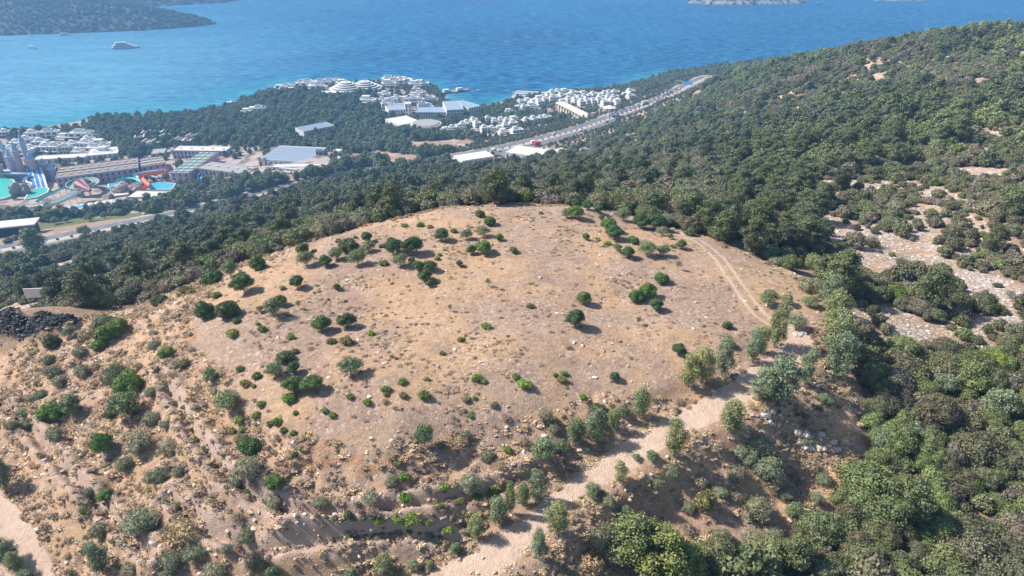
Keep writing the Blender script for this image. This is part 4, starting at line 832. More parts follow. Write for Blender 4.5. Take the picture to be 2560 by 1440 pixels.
x, y, z, rz = on_road((1690, 233), 0); o = empty('sign_gantry', x, y, z, rz, 'steel gantry with a blue panel over the far bend of the coast road', 'gantry')
MB().box(-.2, .2, -12, -11.6, -.5, 7.5).box(-.2, .2, 11.6, 12, -.5, 7.5).box(-.2, .2, -12, 12, 7.503, 8).build('frame', M_['steel'], o); MB().box(-.35, -.22, -9, 3, 5, 8.2).build('sign_panel', M_['slideblue'], o)
# hedge clumps down the median
hm = None
# ------------------------------------------------------------------ foliage
def mk_leaf(name, inst, rough=.75, noise=.35):
    g = NT(name)
    if inst: c = g.attr('tint', 'INSTANCER').outputs['Color']
    else: c = g.n('ShaderNodeObjectInfo').outputs['Color']
    v = g.sep(g.attr('leaf').outputs['Color'])[0]
    v = g.math('MULTIPLY_ADD', v, .75, .62)
    c = g.mix(1.0, c, g.n('ShaderNodeCombineColor').outputs[0], 'MULTIPLY')
    cc_ = g.t.nodes[-2] if False else None
    return g, c, v
def leaf_mat(name, inst, kindattr='leaf'):
    g = NT(name)
    c = g.attr('tint', 'INSTANCER').outputs['Color'] if inst else g.n('ShaderNodeObjectInfo').outputs['Color']
    v = g.sep(g.attr(kindattr).outputs['Color'])
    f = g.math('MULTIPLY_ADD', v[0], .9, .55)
    s = g.n('ShaderNodeVectorMath', operation='SCALE'); g.l(c, s.inputs[0]); g.l(f, s.inputs['Scale'])
    c2 = g.mix(g.math('MULTIPLY', v[1], .35), s.outputs[0], (.16, .13, .05))
    return g.fin(c2, .6, .25)
LEAF = leaf_mat('foliage', False); LEAF_I = leaf_mat('foliage_mass', True)
def bark_mat():
    g = NT('bark'); return g.fin(g.mix(g.noise(3, 4), (.10, .075, .055), (.22, .18, .14)), .9, .1)
BARK = bark_mat()
def crown(seed, lobes, n, size, core=.8, rnd=.55, stretch=1.0, droop=0.0, shell=(.82, 1.1), floor_=.0, coresub=1):
    """a leafy crown: many small leaf-clump faces over overlapping lobes, round a rough core"""
    r = np.random.default_rng(seed); L = np.array(lobes, float)
    C = L[:, :3]; Q = L[:, 3:6]; area = (Q[:, 0]*Q[:, 1]+Q[:, 1]*Q[:, 2]+Q[:, 0]*Q[:, 2]); pr = area/area.sum()
    m = int(n*2.2); k = r.choice(len(L), m, p=pr)
    d = r.normal(size=(m, 3)); d[:, 2] = d[:, 2]*.9+.15; d /= np.linalg.norm(d, axis=1)[:, None]
    p = C[k]+Q[k]*d*r.uniform(shell[0], shell[1], (m, 1))
    inside = np.zeros(m, bool)
    for i in range(len(L)):
        q = (p-C[i])/Q[i]; inside |= ((q*q).sum(1) < .62) & (k != i)
    ok = (~inside) & (p[:, 2] > floor_+.01); p = p[ok][:n]; k = k[ok][:n]; d = d[ok][:n]; n = len(p)
    nn = d/Q[k]; nn /= np.linalg.norm(nn, axis=1)[:, None]; nn += r.normal(size=(n, 3))*rnd; nn /= np.linalg.norm(nn, axis=1)[:, None]
    a = r.normal(size=(n, 3)); a[:, 2] -= droop*3; a -= nn*(a*nn).sum(1)[:, None]; a /= np.linalg.norm(a, axis=1)[:, None]; b = np.cross(nn, a)
    s = size*r.uniform(.55, 1.45, (n, 1)); a = a*s*stretch; b = b*s/np.sqrt(stretch)*.75
    V = np.stack([p-a, p-b*.9, p+a, p+b*1.1], 1).reshape(-1, 3)
    lv = np.repeat(r.random(n), 4); F4 = np.arange(4*n).reshape(-1, 4)
    T = np.concatenate([F4[:, [0, 1, 2]], F4[:, [0, 2, 3]]])
    Vs = [V]; Fs = [T]; lvs = [lv]; off = len(V)
    if core > 0:
        IV, IF = ICO2 if coresub == 2 else ICO1
        for i in range(len(L)):
            q = IV*(core*(1+.22*(r.random((len(IV), 1))-.5)))*Q[i]+C[i]; q[:, 2] = np.maximum(q[:, 2], floor_)
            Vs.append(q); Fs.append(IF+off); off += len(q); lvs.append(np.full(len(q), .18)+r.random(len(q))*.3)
    V = np.concatenate(Vs); F = np.concatenate(Fs); lv = np.concatenate(lvs); lc = np.zeros((len(V), 4), np.float32)
    lc[:, 0] = lv; lc[:, 1] = (vnoise(V[:, 0]*9+seed, V[:, 1]*9+V[:, 2]*7, 3) > .72)*r.random(len(V)); lc[:, 3] = 1
    return V, F, lc
def crown_mesh(name, mat, *a, **k):
    V, F, lc = crown(*a, **k); me = mesh_np(name, V, F, [mat]); setattr_np(me, 'leaf', lc); return me
def blades(name, mat, seed, n, rad, h, spread, wd, bend=.3, mound=0.0, core=0.0):
    """tuft or mound of thin upright blades (unit: metres / crown width)"""
    r = np.random.default_rng(seed); th = r.uniform(0, 2*np.pi, n); q = np.sqrt(r.random(n))*rad
    base = np.stack([q*np.cos(th), q*np.sin(th), mound*(1-(q/rad)**2)*h*.75], 1)
    dr = np.stack([np.cos(th)*q/rad*spread, np.sin(th)*q/rad*spread, np.ones(n)], 1)+r.normal(size=(n, 3))*.28*np.array([1, 1, .3]); dr /= np.linalg.norm(dr, axis=1)[:, None]
    L = h*r.uniform(.5, 1.1, (n, 1))*(1-.5*mound); side = np.cross(dr, r.normal(size=(n, 3))); side /= np.linalg.norm(side, axis=1)[:, None]
    tip = base+dr*L; tip[:, 2] -= bend*L[:, 0]*.3
    mid = base+dr*L*.55
    V = np.stack([base-side*wd*.5, base+side*wd*.5, mid+side*wd, tip, mid-side*wd], 1).reshape(-1, 3); i = np.arange(n)*5
    F = np.concatenate([np.stack([i, i+1, i+2], 1), np.stack([i, i+2, i+4], 1), np.stack([i+4, i+2, i+3], 1)])
    lv = np.repeat(r.random(n), 5)
    if core:
        IV, IF = ICO2; c = IV*np.array([rad*1.0, rad*1.0, h*core])*(1+.25*(r.random((len(IV), 1))-.5)); c[:, 2] = np.abs(c[:, 2]); F = np.concatenate([F, IF+len(V)]); V = np.concatenate([V, c]); lv = np.concatenate([lv, .2+r.random(len(c))*.4])
    me = mesh_np(name, V, F, [mat]); lc = np.zeros((len(V), 4), np.float32); lc[:, 0] = lv; lc[:, 1] = np.repeat(0, len(V)); lc[:, 3] = 1; setattr_np(me, 'leaf', lc); return me
def limbs(name, mat, segs, sides=6):
    Vs = []; Fs = []; off = 0
    for a, b, ra, rb in segs:
        a = np.array(a, float); b = np.array(b, float); d = b-a; d /= np.linalg.norm(d); u = np.cross(d, [0.3, 1, .1]); u /= np.linalg.norm(u); v = np.cross(d, u)
        t = np.arange(sides)*2*np.pi/sides; c = np.cos(t)[:, None]*u+np.sin(t)[:, None]*v
        Vs += [a+c*ra, b+c*rb]; k = np.arange(sides); k2 = (k+1) % sides
        Fs.append(np.stack([k, k2, k2+sides, k+sides], 1)+off); off += 2*sides
    return mesh_np(name, np.concatenate(Vs), np.concatenate(Fs), [mat], True)

def dome_lobes(r, n, h, rmin=.16, rmax=.27, flat_=1.0):
    L = [(0, 0, h*.38, .34, .34, h*.40)]
    for i in range(n):
        th = i*2.4+r.random(); q = math.sqrt((i+.6)/n)*.36; s = r.uniform(rmin, rmax)
        z = h*(.30+.52*(1-(q/.40)**2)*r.uniform(.6, 1.12)); L.append((q*math.cos(th), q*math.sin(th), max(z, s*.6), s, s, s*r.uniform(.7, .95)*flat_))
    return L
def tree_lobes(r, n, z0, z1, rad, s0, s1, cone=.0):
    L = []
    for i in range(n):
        t = (i+.5)/n; z = z0+(z1-z0)*t; th = i*2.4+r.random()*1.2; q = rad*math.sin(math.pi*(.12+.80*t)**(.8+cone))*r.uniform(.45, 1.05); s = r.uniform(s0, s1)*(1-.35*t)
        L.append((q*math.cos(th), q*math.sin(th), z, s, s, s*r.uniform(.55, .8)))
    return L
rp = random.Random(3)
def trunk_for(h0, h1, r0, seed, spread=.25, n=5):
    r = random.Random(seed); top = (r.uniform(-.03, .03), r.uniform(-.03, .03), h0); S = [((0, 0, -.06), top, r0, r0*.75)]
    for i in range(n):
        th = i*2*math.pi/n+r.random(); S.append((top, (spread*math.cos(th)*r.uniform(.6, 1), spread*math.sin(th)*r.uniform(.6, 1), h1*r.uniform(.8, 1.05)), r0*.55, r0*.18))
    return S
PROTO = {}   # kind -> list of (crown mesh, trunk mesh or None); unit = crown width 1
def build_protos(mat, q, tagn):
    P = {}
    def cm(nm, *a, **k): return crown_mesh(nm, mat, *a, **k)
    P['maquis'] = [(cm('maquis_shrub', 10+i, dome_lobes(rp, 17+3*i, .62+.06*i, .12, .24), int(3600*q), .0195/q**.5, rnd=.8, shell=(.78, 1.18)), None) for i in range(4)]
    P['carob'] = [(cm('crown', 20+i, [(a, b, c+.12, d, e, f) for a, b, c, d, e, f in dome_lobes(rp, 13, .72, .17, .26)], int(3400*q), .021/q**.5, rnd=.7, floor_=.12), limbs('trunk', BARK, trunk_for(.2, .5, .035, i))) for i in range(3)]
    P['mastic'] = [(cm('mastic_bush', 30+i, dome_lobes(rp, 16, .60, .15, .25), int(3400*q), .021/q**.5, rnd=.7), None) for i in range(3)]
    P['olive'] = [(cm('crown', 40+i, [(a*1.05, b*1.05, c+.1, d*.85, e*.85, f*.85) for a, b, c, d, e, f in dome_lobes(rp, 12, .72, .15, .24)], int(3200*q), .019/q**.5, core=.6, rnd=.9, shell=(.7, 1.25), floor_=.08), limbs('trunk', BARK, trunk_for(.16, .5, .03, 7+i))) for i in range(3)]
    P['pine'] = []
    for i in range(4):
        L = tree_lobes(random.Random(50+i), 22, .32, 1.14, .34, .14, .24, .1)
        P['pine'].append((cm('crown', 50+i, L, int(5000*q), .019/q**.5, core=.62, rnd=.8, shell=(.7, 1.25)), limbs('trunk', BARK, [((0, 0, -.08), (.02, 0, .6), .035, .022), ((.02, 0, .6), (0, .02, 1.05), .022, .008)]+[((0, 0, z), (.28*math.cos(z*9), .28*math.sin(z*9), z+.1), .014, .006) for z in (.34, .45, .56, .7, .82)])))
    P['euc'] = []
    for i in range(4):
        r = random.Random(60+i); L = []
        for k in range(15):
            t = k/14; th = k*2.4+r.random(); qd = (.28 if .15 < t < .8 else .12)*r.uniform(.5, 1.1); s = r.uniform(.12, .19); L.append((qd*math.cos(th), qd*math.sin(th), .34+t*1.12, s, s, s*r.uniform(1.2, 1.7)))
        P['euc'].append((cm('crown', 60+i, L, int(3800*q), .019/q**.5, core=.5, rnd=.9, stretch=1.7, droop=.5, shell=(.6, 1.3)), limbs('trunk', BARK, [((0, 0, -.06), (.02, .01, .5), .028, .02), ((.02, .01, .5), (-.02, .03, 1.25), .02, .006)]+[((0, 0, z), (.26*math.cos(z*11), .26*math.sin(z*11), z+.35), .012, .005) for z in (.2, .32, .5, .65)])))
    P['salt'] = []
    for i in range(3):
        V, F, lc = crown(70+i, dome_lobes(random.Random(70+i), 11, .52, .17, .27), int(2400*q), .019/q**.5, core=.74, rnd=1.1, stretch=2.4, shell=(.75, 1.3))
        me = mesh_np('saltbush', V, F, [mat]); setattr_np(me, 'leaf', lc); P['salt'].append((me, None))
    P['low'] = [(cm('low_shrub', 80+i, dome_lobes(rp, 10, .5, .14, .24), int(900*q), .034/q**.5, core=.78, rnd=1.0, stretch=2.0, shell=(.75, 1.25)), None) for i in range(3)]
    P['dry'] = [(cm('dry_bush', 85+i, dome_lobes(rp, 8, .5, .15, .26), int(700*q), .026/q**.4, core=.45, rnd=1.3, stretch=2.6, shell=(.5, 1.3)), None) for i in range(3)]
    P['sap'] = [(cm('crown', 90+i, tree_lobes(random.Random(90+i), 8, .42, .85, .26, .10, .16), int(420*q), .030/q**.4, core=.35, rnd=1.2, stretch=1.4, shell=(.5, 1.5)), limbs('trunk', BARK, trunk_for(.38, .75, .022, 90+i, .22, 6))) for i in range(2)]
    return P
HI = build_protos(LEAF, 1.0, 'near')
LO = build_protos(LEAF_I, .26, 'far')
def gain(c): return tuple(v*FOL for v in c)
FOL = 1.72
TINT = {'maquis': ((.094, .088, .046), (.118, .108, .060), (.078, .080, .040), (.126, .106, .074), (.098, .106, .044)), 'carob': ((.056, .095, .026), (.075, .12, .03), (.048, .082, .03)),
        'mastic': ((.055, .10, .028), (.065, .085, .035)), 'olive': ((.13, .155, .085), (.115, .15, .07)), 'pine': ((.092, .112, .042), (.082, .10, .046), (.13, .155, .045)),
        'euc': ((.135, .155, .075), (.12, .15, .085), (.155, .165, .07)), 'salt': ((.145, .155, .095), (.14, .145, .085), (.17, .165, .105)), 'low': ((.12, .17, .035), (.105, .145, .035), (.15, .20, .04), (.16, .15, .06)),
        'dry': ((.24, .18, .12), (.19, .15, .11), (.28, .20, .11)), 'sap': ((.12, .15, .06),)}
KN = {'C': ('carob', 'carob_tree', 'tree', .80), 'M': ('mastic', 'mastic_bush', 'bush', .66), 'O': ('olive', 'olive_tree', 'tree', .78), 'L': ('low', 'low_shrub', 'shrub', .55), 'S': ('salt', 'saltbush', 'bush', .5),
      'D': ('dry', 'dry_bush', 'bush', .55), 'E': ('euc', 'eucalyptus_tree', 'tree', 1.5), 'P': ('pine', 'pine_tree', 'tree', 1.2), 'T': ('sap', 'sapling', 'young tree', .95), 'Q': ('maquis', 'maquis_shrub', 'shrub', .7)}
TXT = {'C': ('dense green round carob tree', 'rounded bright green tree'), 'M': ('dark green mastic bush', 'bushy green mastic'), 'O': ('grey green loose olive tree', 'silvery green spreading tree'), 'L': ('small low green shrub', 'small bright green shrub'),
       'S': ('blue green saltbush mound', 'greyish blue saltbush'), 'D': ('dry brown twiggy bush', 'bare greyish dead bush'), 'E': ('grey green drooping eucalyptus', 'tall loose eucalyptus'), 'P': ('tall green pine', 'bushy pine'), 'T': ('thin leafed sapling', 'sparse young tree'), 'Q': ('dark olive maquis shrub', 'dense maquis shrub')}
PLANTS = []     # (root object, kind letter, px, py, width px)
def place(L, px, py, wpx, hr=None, tint=None, bright=1.0, xyz=None, wm=None):
    pk, nm, cat, h0 = KN[L]
    if xyz is None:
        x, y, z, d = G(px, py); wm = wpx*d/FPX*(1.08 if L == 'E' else .86 if L == 'S' else .94)
    else: x, y, z = xyz
    v = random.randrange(len(HI[pk])); cm_, tm = HI[pk][v]
    c = tint or random.choice(TINT[pk]); f = random.uniform(.88, 1.12)*bright; f *= FOL if xyz is None else 1; c = (c[0]*f*random.uniform(.93, 1.07), c[1]*f, c[2]*f, 1)
    hs = (hr/h0 if hr else 1.0)*random.uniform(.92, 1.08)
    rz = random.uniform(0, 6.28); sc = (wm*random.uniform(.88, 1.15), wm*random.uniform(.82, 1.08), wm*hs)
    if tm is None:
        o = link(nm, cm_, None, (x, y, z-.04*wm), rz, sc); o.color = c; tag(o, None, cat)
    else:
        o = bpy.data.objects.new(nm, None); COL.objects.link(o); o.location = (x, y, z-.02); o.rotation_euler = (0, 0, rz); o.scale = sc; o.empty_display_size = .3; tag(o, None, cat)
        a = link('crown', cm_, o); a.color = c; link('trunk', tm, o)
    PLANTS.append((o, L, px, py, wpx)); return o
BR = (.095, .155, .035)
LISTS = """
M 1200 542 32;M 1224 562 37;L 1011 567 20;L 1051 566 22;L 1075 570 18;C 1106 601 40;L 1134 581 20;O 1167 597 37;O 1207 591 39;C 1248 601 22;L 912 586 15;L 888 596 13;L 846 604 17;C 918 605 34;O 922 628 36;C 984 634 54;C 1031 634 54
L 954 618 17;M 873 628 58;O 841 648 46;C 759 634 36;O 766 663 50;C 816 665 38;O 895 661 52;L 786 629 14;C 1179 634 26;C 1207 633 46;C 1283 631 22;L 959 661 25;O 1002 666 46;O 1031 658 22;L 1093 649 17;L 1099 639 13;C 1148 665 21;C 1046 676 34;C 1075 675 36;C 1063 702 38;C 1074 715 22;L 1088 707 16
C 744 719 39;L 707 722 18;C 612 728 54;L 584 715 26;L 542 742 26;C 843 725 21;T 974 707 15;T 1220 716 28;M 514 792 62;M 569 790 66;O 651 780 22;O 686 790 60;C 702 762 32;T 747 771 28;L 821 750 10;L 863 754 10;L 1325 768 24;T 1125 778 24;C 807 827 49;C 868 818 50;L 591 807 24;L 581 839 34;L 645 812 14;L 655 826 25;L 727 846 24;L 928 837 21;L 828 857 28;L 866 857 37;L 1215 819 30;L 1152 852 20
M 713 902 46;L 738 882 22;O 688 940 52;C 736 933 37;O 878 936 70;L 1105 886 17;L 979 893 12;L 990 898 12;L 602 926 24;L 614 963 26;L 634 967 15;C 735 978 50;C 782 977 56;L 643 943 27;L 1007 957 25;L 964 976 25;L 1192 950 33;S 1209 955 20;L 1289 945 25;L 1313 967 38;L 1067 949 14
L 1352 535 14;O 1415 543 32;C 1438 546 44;C 1439 517 26;C 1468 524 30;C 1493 510 48;C 1495 532 28;C 1503 550 18;C 1520 578 46;C 1537 598 46;M 1518 524 36;O 1558 550 46;C 1608 545 46;C 1604 570 50;C 1636 574 52;O 1660 567 46;O 1654 589 32;O 1674 597 20;O 1706 574 32;M 1727 587 32
C 1464 599 21;T 1493 614 30;L 1518 611 19;O 1542 627 27;M 1584 607 31;C 1569 644 36;O 1617 639 54;O 1658 639 38;C 1703 622 27;L 1681 618 16;T 1695 674 32;M 1654 706 44;M 1592 752 50;C 1619 742 46;C 1639 775 38;C 1460 758 40;C 1439 815 54;T 1596 812 30;M 1817 819 30;O 1920 762 50;O 1967 760 35;T 1965 728 14;O 1989 821 48
C 1696 886 38;S 1824 863 28;C 1537 950 28;L 1404 953 26;L 1411 937 20;L 1388 940 16;L 1456 994 22;D 1420 870 20;D 1880 640 16
E 1935 868 62 1.5;E 1900 882 42 1.4;E 1881 906 46 1.6;E 1804 940 58 1.5;E 1755 955 66 1.2;E 1720 966 62 1.2;E 1945 1005 92 1.2;E 2010 960 50 1.5;E 1905 1000 70 1.1;S 2035 732 78;E 2070 780 62 1.3;O 2025 768 40;E 2080 835 72 1.3;E 2092 872 76 1.2;E 2085 905 78 1.2;E 2090 940 78 1.2;O 1921 645 50;O 1955 632 48;S 1990 560 40;S 1940 660 40
O 578 691 52;M 534 707 60;L 467 738 46;M 400 760 42;M 645 671 52;S 265 818 58;M* 275 845 66;M* 252 869 40;M* 299 826 52;M 133 867 44;O 176 842 34;D 218 842 38;S 390 869 35;M* 418 892 46;S 460 916 36;S 296 962 62 .8;M* 326 976 66 .8;O 319 1035 76 .7;M 286 1040 40;S 380 986 36;M* 131 1042 56;O 183 1035 58;S 30 1070 28;S 67 1067 42;S 60 1037 30
S 100 996 36;O 527 952 38 .9;O 571 1020 62 .8;D 497 976 27;S 124 906 34;S 200 886 34;S 134 936 46;S 208 936 42;S 151 959 36;D 430 940 24;D 480 880 22;D 345 920 26;D 240 920 26
C* 259 1131 54 .9;S 138 1091 40;S 351 1118 64;S 427 1128 54;S 416 1067 30;S 380 1054 46;S 312 1165 40;S 396 1198 52;S 450 1185 32;M 625 1125 58;S 621 1182 80;S 592 1205 44;M 688 1215 50;S 688 1257 48;D 635 1215 27;S 803 1265 48;M* 265 1245 34;T 215 1296 44;S 225 1235 28;S 438 1272 34;S 353 1316 78;S 249 1336 52;S 225 1375 34;E 258 1435 46 1.5
S 416 1333 28;D 460 1340 74;S 618 1346 50;D 594 1300 36;S 568 1376 32;S 490 1390 58;S 430 1410 56;S 326 1430 38;S 538 1437 62;S 642 1427 50 1.1;O 685 1450 50;S 416 1447 42;E 18 1222 48 1.5;E 30 1405 40 1.1;E 48 1430 38 1.1;O 70 1455 44;O -10 1380 40
L 640 1041 24;L 598 1054 26;L 608 1078 22;D 593 1098 24;L 581 1080 22;L 675 1062 18;L 692 1058 30;L 709 1078 20;L 734 1085 20;L 652 1014 24;L 739 1034 16;L 811 1028 22;L 831 1041 20;L* 736 1138 18;L* 756 1128 14;L* 724 1001 40
L 875 995 22;L 919 1010 27;D 962 1007 22;L 964 988 17;L 1008 993 26;L 1060 994 36;L 1167 1002 24;L 1186 997 14;L 1161 1027 12;L 1176 1042 17;S 1235 1015 24;O 1062 1115 52 1.3;L 994 1162 27;S 1162 1091 34;S 1219 1148 46;L* 1270 1128 24;S 1364 1047 44;S 1384 1074 40;M 1495 1030 42
S 1179 1215 64;D 1300 1175 30;S 927 1252 50;S 979 1209 38;L 1011 1195 30;L* 1015 1252 40;L 1112 1222 30;L 1149 1259 26;L 1233 1232 34;L 1246 1219 26;L 1192 1249 34;L 1100 1266 17;L 1031 1299 42;L 994 1303 34;L 947 1306 30;L 1119 1329 30;L 1068 1309 28;L 1018 1310 26;L 1080 1345 18
E 1192 1346 52 1.2;E 1246 1309 56 1.2;E 1276 1285 34 2.4;E 1307 1262 38 1.5;E 1344 1252 54 1.5;O 1357 1150 70 .9;O 1400 1130 46;E 1438 1105 58 1.1;E 1485 1103 66 1.2;E 1535 1073 42 1.2;E 1559 1043 32 1.2;E 1599 1045 60 1.2;E 1683 1140 62 1.5;E 1549 1204 40 1.4;O 1481 1239 44;E 1394 1333 64 1.3;E 1347 1399 50 1.6;S 1680 1184 50;S 1518 1256 34
O 1139 1382 36;E 964 1450 58 1.2;O 880 1455 46;O 1035 1424 36;O 1075 1420 26;P 1575 1400 165 .95;P 1650 1445 170 .95;P 1712 1450 120 .9;S 1508 1370 76 .9;D 1475 1412 64;S 1424 1448 50;E 1824 1076 78 .85;S 1915 1180 84;S 1895 1125 70;S 1841 1195 54;L 1764 1270 46 1.1;S 1891 1282 78;S 1804 1348 52;S 1878 1358 60;M 1935 1362 42;S 2056 1205 42;D 2022 1170 44;D 1787 1120 48
O 140 560 22;O 168 556 18;O 228 552 24;O 262 546 20;O 297 540 24;P 92 640 62 1.15;P 40 670 40 1.1;O 215 590 30;S 1850 1135 44;O 1870 1160 40;S 1960 1240 48;D 1930 1215 46;S 1800 1235 40;O 1985 1290 44;D 1745 1210 36;S 1720 1275 40;O 2040 1260 40;D 1840 1245 40;S 1640 1215 34;D 1600 1230 36;O 1560 1290 38;S 1930 1335 46;D 1985 1190 36;S 2010 1110 30;O 2060 1010 34;D 1720 1330 40;D 1265 1050 30;D 1150 1110 40;D 1310 1110 34;D 1400 1180 26;D 1250 1170 36;M 870 1290 26;O 1630 1150 34;O 1590 1150 24;D 1700 1010 30;D 1500 1060 26;M 2000 1330 44;M 1860 1395 50;S 1960 1420 46"""
for ln in LISTS.strip().split('\n'):
    for e in ln.split(';'):
        t = e.split(); hr = float(t[4]) if len(t) > 4 else None
        place(t[0][0], float(t[1]), float(t[2]), float(t[3]), hr, BR if t[0].endswith('*') else None)
# clipped rows of low shrubs on the benches of the slope
rows = ('405 942;420 975;436 1012', '450 1036;470 1056', '480 1078;495 1100;511 1120', '518 1130;535 1155;555 1188', '560 1195;640 1245;700 1275', '790 1292;860 1300;930 1293', '830 1350;900 1340;1000 1335', '1000 1330;1100 1345')
for s in rows:
    P = [tuple(map(float, q.split())) for q in s.split(';')]; L = sum(math.dist(P[i], P[i+1]) for i in range(len(P)-1)); n = max(3, int(L/18))
    for i in range(n):
        u = i/(n-1)*L; k = 0
        while k < len(P)-2 and u > math.dist(P[k], P[k+1]): u -= math.dist(P[k], P[k+1]); k += 1
        f = u/math.dist(P[k], P[k+1]); place('L', P[k][0]+(P[k+1][0]-P[k][0])*f+random.uniform(-2, 2), P[k][1]+(P[k+1][1]-P[k][1])*f+random.uniform(-2, 2), random.uniform(12, 19), tint=random.choice(((.11, .115, .045), (.13, .12, .06), (.10, .12, .04))))
NAMED = len(PLANTS)

# ------------------------------------------------------------------ the woods
ROADG = [(HWY, 15.0)]
def scatter(step0, rmax, seed):
    out = []
    r = np.random.default_rng(seed)
    ring = 32.0
    while ring < rmax:
        st = step0*(1 if ring < 330 else (1.15 if ring < 500 else (1.6 if ring < 1100 else 3.4)))
        n = int(ring*(AZ1-AZ0)*.99/st); a = AZ0*.99+(np.arange(n)+r.uniform(-.42, .42, n)+.5)*(st/ring); q = ring+r.uniform(-.42, .42, n)*st
        out.append(np.stack([q*np.sin(a), q*np.cos(a), np.full(n, st)], 1)); ring += st*.92
    return np.concatenate(out)
OPENP = GP('2060 480;2250 400;2600 330;2700 900;2480 900;2250 880;2150 830;2080 660')
S = scatter(2.6, 2700, 5); S2 = scatter(1.9, 330, 6); S2 = S2[poly_mask(S2[:, 0], S2[:, 1], OPENP, 12) > .5]; S2[:, 2] = 1.3
S3 = scatter(2.1, 175, 8); S3 = S3[poly_in(S3[:, 0], S3[:, 1], GP('2120 880;2240 860;2700 900;2800 1560;1950 1560;2000 1345;2170 1160'))]; S3[:, 2] = 2.1
S = np.concatenate([S, S2, S3]); x, y, st = S.T
z = Z(x, y); ok = z > .9
lm = MZ(zA, 0, x, y); ok &= (lm < .45)
ok &= MZ(zA, 1, x, y) < .2
rk = MZ(zA, 2, x, y); u = RNG.random(len(x)); ok &= u > rk*.95
openm = poly_mask(x, y, OPENP, 12)
ok &= RNG.random(len(x)) > openm*.16
ok &= (MZ(m_field, None, x, y) < .4) & (MZ(zB, 1, x, y) < .3) & (poly_mask(x, y, DARKP, 16) < .12)
dh, _ = line_dist(x, y, HWY); pxx, _, dd_ = project(x, y, z); ok &= (dh > 12.3) & ~((dh < 18) & (pxx > 1120) & (x > np.interp(y, np.array(HWY)[::1][np.argsort(np.array(HWY)[:, 1])][:, 1], np.array(HWY)[np.argsort(np.array(HWY)[:, 1])][:, 0]))); ok &= ~((MZ(FAR, None, x, y) > 2) & (RNG.random(len(x)) < .7))
for i_, P in enumerate(NOTREE): ok &= (poly_mask(x, y, P, 1) < .5) | ((i_ == 0) & (RNG.random(len(x)) < .10))
for (P, wd) in ((ROADL, 3.5), (GP('1916 800;2000 700;2050 690'), 3)):
    d, _ = line_dist(x, y, P); ok &= d > wd
twn = MZ(zB, 0, x, y); farz = MZ(FAR, None, x, y) > 0
yard = poly_mask(x, y, GP('560 470;600 452;640 455;720 455;830 430;830 400;800 385;600 395;560 420'), 2) > .5; ok &= RNG.random(len(x)) > np.where(yard, .97, twn*.78)
for (bx, by, br_) in KEEP: ok &= np.hypot(x-bx, y-by) > br_+1.5
x, y, st, z, twn, farz, openm = [v[ok] for v in (x, y, st, z, twn, farz, openm)]
# hidden far side of the hill and beyond the frame: thin it out
px, py, dist = project(x, y, z)
keep = (px > -500) & (px < 3300) & (py < 1900) & ((py > -60) | farz | (dist < 500)); x, y, st, z, twn, farz, openm, px, py, dist = [v[keep] for v in (x, y, st, z, twn, farz, openm, px, py, dist)]
n = len(x); u = RNG.random(n); pn = fbm(x, y, 55, 3, 91); lime_n = fbm(x, y, 30, 3, 97)
right = np.clip((px-1700)/700, 0, 1)*np.clip((dist-170)/120, 0, 1)
coast = np.clip((620-np.hypot(x, y))/160, 0, 1)
ppine = np.where(dist > 560, .8, .05+.30*(pn > .56)+right*.45*(pn > .42)+.25*(px < 620)*(pn > .45))
ppine = np.where((py > 760) & (px > 1500), .035, ppine); ppine = np.where((dist < 330) & (px < 1750) & (px > 640), .05, ppine); ppine = np.where((px > 1850) & (px < 2120) & (py > 430) & (py < 640), .5, ppine); ppine = np.where(openm > .5, .04, ppine)
isp = u < ppine
isp &= (st > 2.3); kindn = np.where(isp, 1, 0)
v2 = RNG.random(n); kindn[(~isp) & (v2 < .05)] = 2; kindn[(~isp) & (v2 > .965)] = 3
width = np.where(isp, RNG.uniform(4.4, 8.2, n), np.where(RNG.random(n) < .22, RNG.uniform(3.9, 5.1, n), RNG.uniform(1.5, 4.1, n))*np.clip(st/2.75, 1, 1.5)*(1+.25*(RNG.random(n) < .15)))
width = np.where(isp & (dist > 560) & ~farz & (px < 1130), RNG.uniform(6.0, 10.5, n), width); dh_, _ = line_dist(x, y, HWY); width = np.where((px >= 1130) & (dh_ < 75) & ~farz, np.minimum(width, RNG.uniform(2.4, 3.8, n)), width); width = np.where(isp & (dist < 260), RNG.uniform(3.5, 6.5, n), width); width = np.where(farz, RNG.uniform(6, 11, n), width)
width = np.where((~isp) & (openm > .5), np.minimum(width*.9, 3.7), width); width = np.where((st > 2) & (st < 2.2), RNG.uniform(1.8, 3.6, n), width); width = np.where(st < 1.5, RNG.uniform(.9, 2.5, n), width); width = np.where(twn >= .5, np.minimum(width, 6.2), width)
drop = isp & (RNG.random(n) < np.where(dist < 560, .25, .1)); 
tb = np.array([TINT['maquis'][i] for i in RNG.integers(0, 5, n)])
tb *= (.80+.5*fbm(x, y, 25, 2, 33))[:, None]
gre = np.array((.10, .128, .036)); near_r = ((py > 850) & (px > 1500)); g_ = (RNG.random(n) < np.where(near_r, .5, .2))[:, None]*RNG.uniform(.5, 1, (n, 1)); tb = tb*(1-g_)+gre*g_
tp = np.array([TINT['pine'][i] for i in RNG.integers(0, 2, n)])*.85; hi = np.array((.15, .175, .055)); k_ = (np.clip((lime_n-.5)*5, 0, 1)*np.clip(right+.12, 0, 1))[:, None]*RNG.uniform(.5, 1, (n, 1)); tp = tp*(1-k_)+hi*k_
tp = tp*np.where(dist > 540, 1.35, 1.0)[:, None]; tint = np.where((kindn == 1)[:, None], tp, tb); tint[kindn == 2] = (.12, .14, .075); tint[kindn == 3] = (.17, .14, .115)
